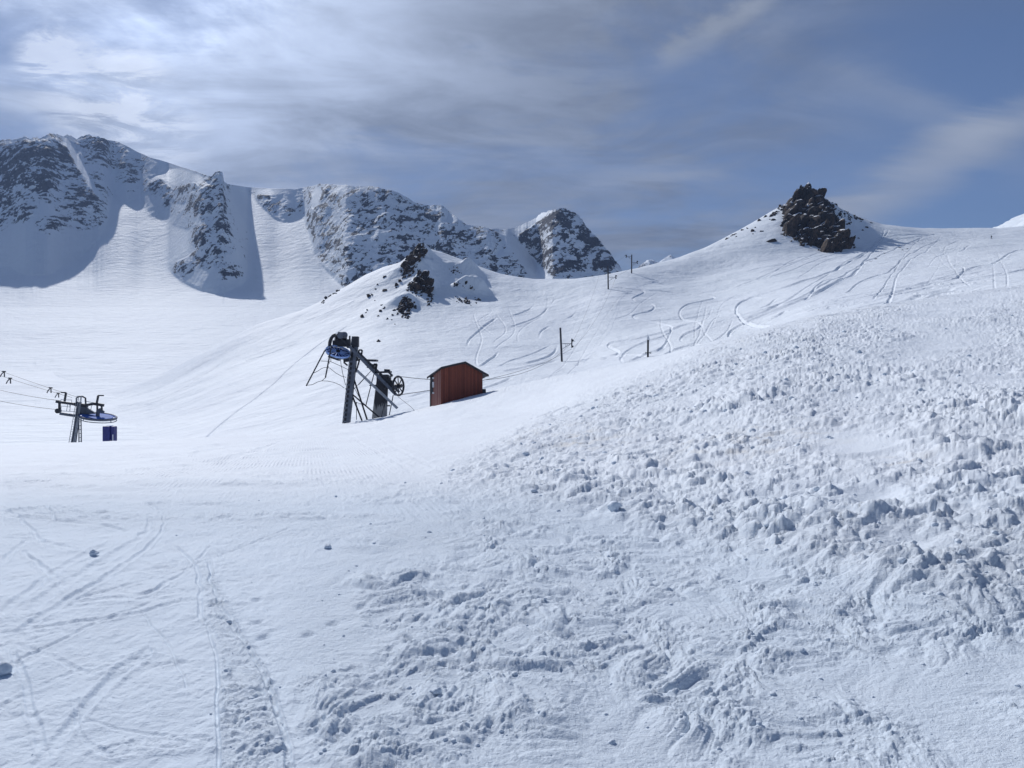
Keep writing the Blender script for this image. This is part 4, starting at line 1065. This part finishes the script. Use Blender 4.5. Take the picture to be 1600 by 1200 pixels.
    m = MB(); m.ring(c-Vector((0, 0, .12)), u, w, r*.98, .04, 48, 6); m.build('rope_liner', M_STEEL, wh)
    # motor, gearbox, cowl above the wheel
    m = MB(); m.tube([Q(523, 531, .9), Q(541, 533, 1.2)], .42, 18); m.tube([Q(528, 524, .6), Q(541, 526, .9)], .30, 16); m.box(Q(533, 537, 1.), 1.2, .9, .5); m.build('gearbox', M_DARK, o, 0)
    m = MB(); m.tube([Q(531.5, 524, -.5), Q(538.5, 523.5, .3)], .27, 18); m.box(Q(535, 520.5, 0), .3, .4, .12); m.build('electric_motor', M_STEEL, o, 0)
    m = MB(); pts = [Q(515+10*(1-math.cos(a))*.95, 541-17.5*math.sin(a), -.3) for a in [i*math.pi/2/10 for i in range(11)]]
    m.tube(pts, .14, 8); m.build('cable_conduit', M_DARK, o)
    m = MB(); m.box(Q(545, 537, 0), .25, .5, .7); m.box(Q(546.5, 529.5, .2), .12, .12, .5); m.box(Q(522, 560, .2), .9, .6, .12, Matrix.Rotation(R(19), 3, 'Y')); m.build('brake_housing', M_DARK, o, .02)
    # hanging guide bars
    m = MB(); m.tube([Q(509.5, 546, -.9), Q(507, 548.5, -.9), Q(478.5, 603, -.9)], .055, 8); m.build('guide_bar', M_DARK, o)
    m = MB(); m.tube([Q(518, 540, -1.1), Q(508.5, 590, -1.1)], .055, 8); m.build('guide_bar', M_DARK, o)
    for (x, y) in ((500.5,561),(491.5,578),(514,567),(512.5,573)):
        m = MB(); m.box(Q(x, y, -1), .09, .1, .09); m.build('rope_eye', M_DARK, o)
    for pts in ([(480,602),(488,601),(496,597),(503,595),(512,595.5),(522,597.5),(532,602),(538,606.5)],
                [(490,583),(496,580),(503,575.5),(508,574),(515,575),(525,583),(534,588),(541,589.5)],
                [(501,564),(512,564.5),(518,565.5),(530,571),(544,577.5)],
                [(532,561),(533,570),(536,586),(540,602)], [(508.5,590),(503,595)], [(517,556),(517,565)]):
        m = MB(); m.tube([Q(x, y, -.8) for x, y in pts], .022, 6); m.build('control_cable', M_RUBBER, o)
    # spoked deflection wheel at the low end of the boom
    c = Q(622.5, 603, 0); u = Vector((.42, .90, .05)).normalized(); w = Vector((-.05, 0, 1)).normalized(); r = .76
    m = MB(); m.ring(c, u, w, r, .085, 40, 8); w2 = m.build('deflection_wheel', M_DARK, o)
    m = MB()
    for i in range(8):
        a = 6.2832*i/8; dd = u*math.cos(a)+w*math.sin(a); m.beam(c+dd*.1, c+dd*r, .07, .07)
    m.build('wheel_spokes', M_DARK, w2)
    n = u.cross(w); m = MB(); m.tube([c-n*.3, c+n*.3], .16, 12); m.build('wheel_hub', M_DARK, w2)
    m = MB(); m.beam(Q(612, 606), c, .16, .2); m.build('wheel_axle', M_STEEL, o)
drive()

# ------------------------------------------------------------------ ski lift pylons on the slope
def catenary(a, b, sag, n=24):
    return [a.lerp(b, i/n) - Vector((0, 0, sag*4*(i/n)*(1-i/n))) for i in range(n+1)]
def lift_pole(px, ytop, ybase, d, wpx, arms, label, tilt=0):
    k = d/F; base = P(px, ybase, d)
    o = empty('lift_pylon', base, label, 'ski lift pylon', 'steel pylons of the drag lift up the slope')
    m = MB(); m.tube([base-Vector((0, 0, 1.5)), P(px+tilt, ytop, d)], wpx*k*.52, 10, wpx*k*.45); m.build('pole', M_WOODPOLE, o)
    ends = []
    for (dx, y, dy2) in arms:
        a = P(px, y, d); e = P(px+dx, y, d)
        m = MB(); m.beam(a, e, .11, .13); m.beam(P(px, y+8*abs(dx)/14, d), P(px+dx*.85, y+.6, d), .09, .09)
        m.beam(P(px+dx*.35, y, d), P(px+dx*.35, y+4.5*abs(dx)/14, d), .06); m.beam(P(px+dx*.62, y, d), P(px+dx*.35, y+4.5*abs(dx)/14, d), .06)
        m.build('cross_arm', M_STEEL, o)
        m = MB(); m.beam(e+Vector((0, 0, dy2*k)), e-Vector((0, 0, dy2*.8*k)), .26, .3)
        m.build('sheave_frame', M_DARK, o)
        sg = 1 if dx > 0 else -1
        for (q, rr) in ((dy2*.62, .26), (-dy2*.55, .22)):
            m = MB(); cc = e+Vector((sg*.16, 0, q*k)); m.tube([cc-Vector((0, .12, 0)), cc+Vector((0, .12, 0))], rr, 12); m.build('sheave_wheel', M_RUBBER, o)
        m = MB(); m.beam(e+Vector((-.1, 0, dy2*.5*k)), e+Vector((sg*.75, 0, dy2*.48*k)), .09); m.build('rope_catcher', M_DARK, o)
        ends.append(e+Vector((sg*.3, 0, dy2*.5*k)))
    return o, ends
gA = on_mid(878, 565); gB = on_mid(950, 452); gC = on_mid(987, 427)
_, eA = lift_pole(878.5, 512, 565.5, gA.y, 3.3, [(15, 537, 8)], 'tall dark lift pylon with a single arm to the right, behind the red hut', -3)
_, eB = lift_pole(950.5, 416, 452.5, gB.y, 2.2, [(-9.5, 419.5, 3.2), (11.5, 433, 3.2)], 'dark lift pylon with two arms standing just below the saddle skyline', -.6)
_, eC = lift_pole(986.8, 398, 429, gC.y, 2.0, [(-8, 400.5, 2.4), (8.5, 410, 2.4)], 'dark lift pylon with two arms against the sky, farthest up the slope', .3)
def rope(name, pts, r, label, group=None):
    m = MB(); m.tube(pts, r, 5); o = m.build(name, M_RUBBER); tag(o, label, 'cable', group); return o
G1 = 'haul ropes of the drag lift behind the hut'
rope('haul_rope', catenary(P(622, 588, 61), eA[0], 3.2), .026, 'upper dark rope from the spoked deflection wheel to the nearest single-arm pylon', G1)
rope('haul_rope', catenary(P(624, 617, 61), eA[0]+Vector((-.3, 0, -1.7)), 1.2), .026, 'lower dark rope from the spoked deflection wheel past the hut to the nearest pylon', G1)
rope('haul_rope', catenary(eA[0], eB[0], 1.5), .022, 'rope from the single-arm pylon to the left arm of the pylon below the saddle', G1)
rope('haul_rope', catenary(eA[0]+Vector((0, 0, -1.6)), eB[1], 2.5), .022, 'rope from the single-arm pylon to the right arm of the pylon below the saddle', G1)
rope('haul_rope', catenary(eB[0], eC[0], .6), .025, 'rope between the left arms of the two farthest pylons', G1)
rope('haul_rope', catenary(eB[1], eC[1], .6), .025, 'rope between the right arms of the two farthest pylons', G1)
rope('guy_wire', [P(622, 620, 60.5), P(640, 634, 60), P(652, 645, 59.6)], .014, 'thin wire running from the deflection wheel down to the snow beside the hut')

def marker():
    g = on_mid(1012, 558); d = g.y; k = d/F
    o = empty('padded_post', g, 'short thick black post with a snow covered top on the slope above the churned snow', 'post')
    m = MB(); m.tube([P(1012.3, 562, d), P(1012.6, 531, d)], 1.55*k, 14); m.build('post', M_RUBBER, o)
    m = MB(); m.tube([P(1012.8, 531.2, d), P(1012.8, 528, d), P(1012.6, 526, d)], 2.3*k, 12, 1.6*k); m.build('cap', M_WHITE, o)
    m = MB(); m.tube([P(1012.6, 526, d), P(1012, 520.5, d)], .8*k, 8, .15*k); m.build('snow_tip', M_WHITE, o)
    for x in (1008.9, 1016.3):
        m = MB(); m.ring(P(x, 551.3, d), (1, 0, 0), (0, 0, 1), .95*k, .4*k, 14, 6); m.build('ring_bracket', M_DARK, o)
    m = MB(); m.beam(P(1010, 551.3, d), P(1015.5, 551.3, d), .1, .1); m.build('crossbar', M_DARK, o)
marker()

# ------------------------------------------------------------------ left return station
def left_station():
    d = 85.0; Q = lambda x, y, dd=0.: P(x, y, d+dd); bk = Vector((0, 1, 0)); k = d/F
    o = empty('lift_return_station', Vector((Q(113, 700).x, d, Q(113, 722).z)), 'grey steel lift station tower with crossarm and blue bullwheel, half hidden by the snow brow', 'ski lift machinery')
    m = MB(); m.beam(Q(110, 735), Q(124, 628), .32, .42, up=bk); m.build('column', M_STEEL, o)
    m = MB()
    a0, a1, b0, b1 = Q(106.5, 735, -.3), Q(119.5, 640, -.3), Q(109, 735, -.3), Q(122, 640, -.3)
    m.beam(a0, a1, .10); m.beam(b0, b1, .10)
    for i in range(24): m.beam(a0.lerp(a1, (i+.5)/24), b0.lerp(b1, (i+.5)/24), .09, .16)
    m.build('lattice_face', M_STEEL, o)
    def ladder(a0, a1, b0, b1, n, w, name='ladder', mat=M_GALV):
        m = MB(); m.beam(a0, a1, w); m.beam(b0, b1, w)
        for i in range(n): m.beam(a0.lerp(a1, (i+.5)/n), b0.lerp(b1, (i+.5)/n), w*.7)
        m.build(name, mat, o)
    ladder(Q(100, 735, -.5), Q(120.5, 618, -.5), Q(103.5, 735, -.5), Q(123.5, 618, -.5), 30, .045)
    ladder(Q(108, 735, -.7), Q(126.5, 618, -.7), Q(110.5, 735, -.7), Q(128, 618, -.7), 30, .05)
    ladder(Q(123.5, 735, .3), Q(123.3, 650, .3), Q(127.8, 735, .3), Q(126.5, 650, .3), 14, .09, 'rear_leg', M_STEEL)
    # crossarm
    m = MB(); m.beam(Q(88, 627.5), Q(117, 631.5), .3, .26); m.beam(Q(117, 631.5), Q(136, 634), .4, .35); m.beam(Q(136, 633), Q(147, 630.5), .26, .26); m.beam(Q(145, 630.5), Q(162, 633.3), .28, .3); m.build('cross_arm', M_DARK, o)
    for pts in ([(101,627),(103.2,613.5),(95.3,613)], [(151,631),(153.6,618),(162,618)]):
        m = MB(); m.beam(Q(*pts[0]), Q(*pts[1]), .16, .2, up=bk); m.beam(Q(*pts[1]), Q(*pts[2]), .14, .14); m.build('rope_hook', M_DARK, o)
    m = MB(); m.tube([Q(x, y, -.2) for x, y in ((119,634),(119.5,622),(123,619.5),(129,619.5),(133.5,622),(134,632))], .09, 8); m.build('top_frame', M_DARK, o)
    # platform railings
    for rails in ([(95,624.5),(112,625),(112,632)], [(95,624.5),(95,630)], [(95,642),(96,634.5),(109,636),(109,630)], [(106,630),(104,642)], [(110,632),(109,643)], [(95,642),(116,643)], [(134,627),(144.5,629),(144.5,634)], [(134,627),(134,633)], [(138,633),(137,640)], [(143,633),(142,641)], [(134,642),(145,643)]):
        m = MB(); m.tube([Q(x, y, -.9) for x, y in rails], .03, 6); m.build('railing', M_STEEL, o)
    m = MB(); m.beam(Q(93, 630), Q(93, 641), .2, .2, up=bk); m.build('sheave_frame', M_DARK, o)
    m = MB(); c = Q(91, 642); m.tube([c-bk*.2, c+bk*.2], .28, 14); m.build('sheave_wheel', M_DARK, o)
    m = MB(); c = Q(91, 627.5); m.tube([c-bk*.2, c+bk*.2], .16, 12); m.build('sheave_wheel', M_DARK, o)
    m = MB(); m.beam(Q(152, 633), Q(152, 643), .12, .2, up=bk); m.beam(Q(158.5, 633), Q(159.5, 642), .12, .2, up=bk); m.build('sheave_frame', M_DARK, o)
    for (x, y) in ((154,643),(160,643.5),(157,640)):
        m = MB(); c = Q(x, y); m.tube([c-bk*.15, c+bk*.15], .17, 12); m.build('sheave_wheel', M_STEEL, o)
    m = MB(); m.beam(Q(95, 646, -.2), Q(122, 650, -.2), .5, .30); m.build('lower_beam', M_STEEL, o)
    bmv = MB(); P3 = [Q(120, 634, -.1), Q(133, 636, -.1), Q(150, 646.5, -.1), Q(120, 648, -.1)]; P4 = [p+bk*.3 for p in P3]
    vs = [bmv.bm.verts.new(p) for p in P3+P4]
    for f in ((0,1,2,3),(7,6,5,4),(0,4,5,1),(1,5,6,2),(2,6,7,3),(3,7,4,0)): bmv.bm.faces.new([vs[i] for i in f])
    bmv.build('gusset_plate', M_STEEL, o)
    # bullwheel
    c = Q(152.5, 651, 0); u = Vector((.985, 0, -.15)).normalized(); w = Vector((.015, .985, .10)).normalized(); r = 26.5*k
    m = MB(); m.ring(c, u, w, r, .10, 56, 8, 1.3); wh = m.build('bullwheel', M_STEEL, o)
    m = MB(); m.ring(c, u, w, r*.93, .07, 56, 6); 
    for i in range(12):
        a = 6.2832*i/12+.2; dd = u*math.cos(a)+w*math.sin(a); m.beam(c, c+dd*r*.94, .16, .08)
    m.build('wheel_spokes', M_BLUE, wh)
    n = u.cross(w); n = n if n.z > 0 else -n
    m = MB(); m.tube([c+n*.02, c+n*.08], r*.82, 40); m.build('wheel_disc', M_BLUE, wh)
    m = MB(); m.ring(c-Vector((0, 0, .30)), u, w, r*1.0, .045, 56, 6); m.build('guard_rail', M_STEEL, o)
    m = MB(); m.tube([c-n*.3, c+n*.8], .2, 12); m.build('axle', M_STEEL, o)
    for i in (0, 5, 9):
        a = 6.2832*i/12-.3; dd = (u*math.cos(a)+w*math.sin(a))*r; m = MB(); m.beam(c+dd, c+dd-Vector((0, 0, .32)), .06); m.build('guard_bracket', M_STEEL, o)
left_station()
G2 = 'ropes of the left lift'
rope('haul_rope', catenary(P(89, 625.5, 85), P(-160, 545, 150), 1.5), .026, 'thick dark rope rising left from the crossarm of the return station', G2)
rope('haul_rope', catenary(P(90, 640, 85), P(-160, 567, 150), 1.5), .026, 'lowest dark rope rising left from the sheave of the return station', G2)
ra, rb = P(121, 620.5, 85), P(-160, 506, 190); r1 = catenary(ra, rb, 1.)
rope('haul_rope', r1, .024, 'uppermost thin rope over the left lift, carrying drag hangers', G2)
rc, rd_ = P(112, 621, 87), P(-160, 519, 190); r2 = catenary(rc, rd_, 1.)
rope('haul_rope', r2, .024, 'second thin rope just below the uppermost one, carrying drag hangers', G2)
def along(pts, px):
    for a, b in zip(pts, pts[1:]):
        pa = 800+F*a.x/a.y; pb = 800+F*b.x/b.y
        if (pa-px)*(pb-px) <= 0: return a.lerp(b, (pa-px)/(pa-pb+1e-9))
    return pts[-1]
for (px, line, sc, lab) in ((5, r1, 1.35, 'dark drag lift hanger at the left frame edge on the uppermost rope'), (14.5, r2, 1.35, 'dark forked drag lift hanger on the second rope near the left frame edge'), (78, r1, 1.1, 'small drag lift hanger on the uppermost rope close to the left tower'), (90, r2, .95, 'small drag lift hanger on the second rope nearest the left tower hook')):
    p = along(line, px); o = empty('drag_hanger', p, lab, 'lift hanger', 'drag hangers on the left lift ropes')
    s = sc*.36
    m = MB(); m.beam(p+Vector((-.3*s, 0, .15*s)), p+Vector((.8*s, 0, .1*s)), .1*sc, .12*sc); m.build('rope_clamp', M_DARK, o)
    m = MB(); m.tube([p+Vector((.2*s, 0, 0)), p+Vector((-.5*s, 0, -.7*s)), p+Vector((-.9*s, 0, -1.5*s))], .055*sc, 6); m.build('hanger_arm', M_DARK, o)
    m = MB(); m.tube([p+Vector((.35*s, 0, 0)), p+Vector((.4*s, 0, -1.5*s))], .06*sc, 6); m.build('hanger_arm', M_DARK, o)

# blue padded booth beside it
def booth():
    d = 72.; Q = lambda x, y, dd=0.: P(x, y, d+dd); k = d/F
    o = empty('padded_cabinet', Vector((Q(171, 695).x, d, Q(171, 712).z)), 'upright navy blue padded cabinet behind the snow brow beside the left lift tower', 'cabinet')
    h = Q(0, 665.5).z-Q(0, 712).z
    m = MB(); m.box(Vector((Q(168.7, 0).x, d, (Q(0, 665.5).z+Q(0, 712).z)/2)), 11.3*k, .75, h); m.build('front_pad', M_NAVY, o, .09)
    m = MB(); m.box(Vector((Q(177, 0).x, d+.1, (Q(0, 666).z+Q(0, 712).z)/2)), 5.2*k, .7, h-.04); m.build('side_pad', M_NAVY, o, .09)
    m = MB(); m.beam(Q(176, 712, -.36), Q(176.4, 679, -.36), .05, .06, up=Vector((0, 1, 0))); m.build('strap', M_WHITE, o)
    m = MB(); m.box(Q(171.5, 665.6), .5, .4, .07); m.build('top_flap', M_BLUE, o, .02)
booth()

# ------------------------------------------------------------------ far skier
def person():
    g = on_mid(1549, 373.5); k = 1.0
    bm = bmesh.new(); pts = [(0,0,.95),(0,0,1.15),(0,0,1.42),(0,0,1.52),(.09,0,.9),(.12,-.05,.5),(.12,0,.08),(.13,-.14,.04),(-.09,0,.9),(-.13,.05,.5),(-.14,.1,.08),(-.14,-.04,.04),(.2,0,1.4),(.3,-.08,1.15),(.33,-.3,1.02),(-.2,0,1.4),(-.3,-.08,1.15),(-.33,-.3,1.02),(0,0,1.66),(0,0,1.78)]
    ed = [(0,1),(1,2),(2,3),(0,4),(4,5),(5,6),(6,7),(0,8),(8,9),(9,10),(10,11),(2,12),(12,13),(13,14),(2,15),(15,16),(16,17),(3,18),(18,19)]
    rad = [.15,.16,.17,.07,.11,.085,.06,.05,.11,.085,.06,.05,.08,.06,.045,.08,.06,.045,.11,.09]
    me = bpy.data.meshes.new('person'); me.from_pydata(pts, ed, []); me.update()
    o = bpy.data.objects.new('person', me); COL.objects.link(o); o.location = g
    mo = o.modifiers.new('skin', 'SKIN'); 
    for i, sv in enumerate(me.skin_vertices[0].data): sv.radius = (rad[i], rad[i]); sv.use_root = (i == 0)
    o.modifiers.new('sub', 'SUBSURF').levels = 2; me.materials.append(M_CLOTH)
    tag(o, 'tiny person in dark ski clothes standing on the saddle at the far right skyline', 'person')
    for sx in (-.13, .13):
        m = MB(); m.box(g+Vector((sx, -.1, .02)), .09, 1.7, .03); q = m.build('ski', M_DARK, o)
person()
# marker board far right
# ------------------------------------------------------------------ haze
bm = bmesh.new(); bmesh.ops.create_cube(bm, size=1, matrix=Matrix.Translation((0, 1400, 350)) @ Matrix.Diagonal((7000, 3600, 1100, 1)))
me = bpy.data.meshes.new('haze'); bm.to_mesh(me); bm.free()
hz = bpy.data.objects.new('haze', me); COL.objects.link(hz); tag(hz, kind='stuff'); hz['label'] = 'thin blue mountain haze in the air'; hz['category'] = 'haze'
mh = bpy.data.materials.new('haze'); mh.use_nodes = True; nt = mh.node_tree; nt.nodes.clear()
ov = nt.nodes.new('ShaderNodeOutputMaterial'); pv = nt.nodes.new('ShaderNodeVolumePrincipled')
pv.inputs['Color'].default_value = (.42, .60, 1., 1); pv.inputs['Density'].default_value = .00014; pv.inputs['Anisotropy'].default_value = .15
nt.links.new(pv.outputs[0], ov.inputs['Volume']); me.materials.append(mh)

# ------------------------------------------------------------------ sky, sun, camera
w = bpy.data.worlds.new('World'); scene.world = w; w.use_nodes = True; nt = w.node_tree
bg = nt.nodes['Background']
sky = nt.nodes.new('ShaderNodeTexSky'); sky.sky_type = 'NISHITA'; sky.sun_disc = False
sky.sun_elevation = SUN_EL; sky.altitude = 2300; sky.air_density = 1.0; sky.dust_density = .6; sky.ozone_density = 3.5
sd = Vector((-math.sin(SUN_AZ)*math.cos(SUN_EL), math.cos(SUN_AZ)*math.cos(SUN_EL), math.sin(SUN_EL)))
sky.sun_rotation = -SUN_AZ
tc = nt.nodes.new('ShaderNodeTexCoord').outputs['Generated']
sx = N(nt, 'ShaderNodeSeparateXYZ'); nt.links.new(tc, sx.inputs[0])
# cloud veil on a plane overhead
zc = mth(nt, 'ADD', mth(nt, 'MAXIMUM', sx.outputs['Z'], 0.), .12)
cx = mth(nt, 'DIVIDE', sx.outputs['X'], zc); cy = mth(nt, 'DIVIDE', sx.outputs['Y'], zc)
cmb = N(nt, 'ShaderNodeCombineXYZ'); nt.links.new(cx, cmb.inputs[0]); nt.links.new(cy, cmb.inputs[1])
mp = N(nt, 'ShaderNodeMapping'); nt.links.new(cmb.outputs[0], mp.inputs['Vector']); mp.inputs['Rotation'].default_value = (0, 0, R(-35)); mp.inputs['Scale'].default_value = (.65, 1.15, 1)
n1 = noise_tex(nt, 1.5, 10, .64, mp.outputs[0], .5)
n2 = noise_tex(nt, 1.1, 8, .6, cmb.outputs[0], .4)
def dirblob(px, py, rad, soft, strength):
    v = Vector((px-800, F, 600-py)).normalized()
    dp = N(nt, 'ShaderNodeVectorMath', operation='DOT_PRODUCT'); nrm = N(nt, 'ShaderNodeVectorMath', operation='NORMALIZE')
    nt.links.new(tc, nrm.inputs[0]); nt.links.new(nrm.outputs[0], dp.inputs[0]); dp.inputs[1].default_value = v
    return mth(nt, 'MULTIPLY', maprange(nt, dp.outputs['Value'], math.cos(R(rad+soft)), math.cos(R(max(rad-soft, 0)))), strength)
veil = dirblob(250, 120, 26, 26, .75)
v2 = dirblob(720, 260, 20, 16, .62)
blue = dirblob(1500, 300, 7, 7, .35)
def streak(a, b, wdeg, strength):
    va = Vector((a[0]-800, F, 600-a[1])).normalized(); vb = Vector((b[0]-800, F, 600-b[1])).normalized(); nn_ = va.cross(vb).normalized(); md = (va+vb).normalized(); hl = va.angle(vb)/2
    def dot(v):
        dp = N(nt, 'ShaderNodeVectorMath', operation='DOT_PRODUCT'); nt.links.new(tc, dp.inputs[0]); dp.inputs[1].default_value = v; return dp.outputs['Value']
    w1 = mth(nt, 'ADD', mth(nt, 'ABSOLUTE', mth(nt, 'ADD', dot(nn_), mth(nt, 'MULTIPLY', mth(nt, 'SUBTRACT', n1, .5), .10))), 0.)
    m1 = maprange(nt, w1, 0., math.sin(R(wdeg)), 1., 0.)
    m2 = maprange(nt, dot(md), math.cos(hl*1.5), math.cos(hl*.6))
    return mth(nt, 'MULTIPLY', mth(nt, 'MULTIPLY', m1, m2), strength)
st1 = mth(nt, 'ADD', streak((1250, 365), (1620, 180), 2.4, .75), mth(nt, 'ADD', streak((1030, 85), (1190, 5), 1.4, .6), streak((1330, 120), (1600, 260), 2.2, .22)))
cov = mth(nt, 'ADD', veil, v2); cov = mth(nt, 'SUBTRACT', cov, blue)
c1 = mth(nt, 'ADD', mth(nt, 'MULTIPLY', maprange(nt, n1, .36, .68), .6), mth(nt, 'MULTIPLY', maprange(nt, n2, .36, .66), .5))
cl = mth(nt, 'MULTIPLY', c1, mth(nt, 'ADD', mth(nt, 'MULTIPLY', cov, .8), .38))
cl = mth(nt, 'ADD', mth(nt, 'ADD', cl, mth(nt, 'MULTIPLY', cov, .26)), mth(nt, 'MULTIPLY', st1, maprange(nt, n1, .3, .65, .4, 1.)), True)
# cloud brightness grows towards the sun
dps = N(nt, 'ShaderNodeVectorMath', operation='DOT_PRODUCT'); nt.links.new(tc, dps.inputs[0]); dps.inputs[1].default_value = sd
gl = maprange(nt, dps.outputs['Value'], .55, 1., .0, 1., False)
gl2 = mth(nt, 'POWER', gl, 8.5)
CB0, CB1 = 2.25, 15.
n3 = noise_tex(nt, 2.6, 9, .62, mp.outputs[0], .8)
tex = mth(nt, 'ADD', mth(nt, 'MULTIPLY', maprange(nt, n3, .34, .66), .42), mth(nt, 'ADD', mth(nt, 'MULTIPLY', maprange(nt, n2, .36, .64), .30), .62))
cbv = mth(nt, 'MULTIPLY', mth(nt, 'ADD', mth(nt, 'MULTIPLY', gl2, CB1), CB0), tex)
crgb = N(nt, 'ShaderNodeVectorMath', operation='SCALE'); crgb.inputs[0].default_value = (.80, .93, 1.20); nt.links.new(cbv, crgb.inputs['Scale'])
# small bright cumulus wisps at the upper left
wl = mth(nt, 'ADD', mth(nt, 'ADD', dirblob(155, 135, 2.8, 2.2, 1.), dirblob(72, 88, 1.2, 1.0, 1.3)), dirblob(225, 195, 2.6, 2.2, .9))
nw = noise_tex(nt, 5.5, 10, .66, mp.outputs[0], .5)
wm = mth(nt, 'MULTIPLY', wl, maprange(nt, nw, .42, .60), True)
skm = nt.nodes.new('ShaderNodeVectorMath'); skm.operation = 'MULTIPLY'; nt.links.new(sky.outputs[0], skm.inputs[0]); skm.inputs[1].default_value = (.56, .57, .62)
mx = mixcol(nt, cl, skm.outputs[0], crgb.outputs[0])
wcol = N(nt, 'ShaderNodeVectorMath', operation='SCALE'); wcol.inputs[0].default_value = (.92, .98, 1.1); wcol.inputs['Scale'].default_value = 10.5
scol = N(nt, 'ShaderNodeVectorMath', operation='SCALE'); scol.inputs[0].default_value = (.86, .95, 1.12); scol.inputs['Scale'].default_value = 3.9
mx = mixcol(nt, mth(nt, 'MULTIPLY', st1, maprange(nt, n1, .3, .62, .35, .9), True), mx, scol.outputs[0])
mx = mixcol(nt, mth(nt, 'MULTIPLY', wm, .5), mx, wcol.outputs[0])
nt.links.new(mx, bg.inputs['Color']); bg.inputs['Strength'].default_value = .12

sl = bpy.data.lights.new('sun', 'SUN'); sl.energy = 4.0; sl.angle = R(.6); sl.color = (1., .98, .96)
so = bpy.data.objects.new('sun', sl); COL.objects.link(so); so.rotation_euler = (-sd).to_track_quat('-Z', 'Y').to_euler()
cam = bpy.data.cameras.new('camera'); cam.sensor_width = 36; cam.lens = 36*F/1600; cam.clip_end = 20000; cam.clip_start = .05
co = bpy.data.objects.new('camera', cam); COL.objects.link(co); co.location = (0, 0, CH); co.rotation_euler = (R(90), 0, 0)
scene.camera = co
scene.view_settings.view_transform = 'Standard'; scene.view_settings.look = 'None'
scene.view_settings.exposure = -.05
scene.render.resolution_x = 1024; scene.render.resolution_y = 768
scene.cycles.volume_bounces = 0
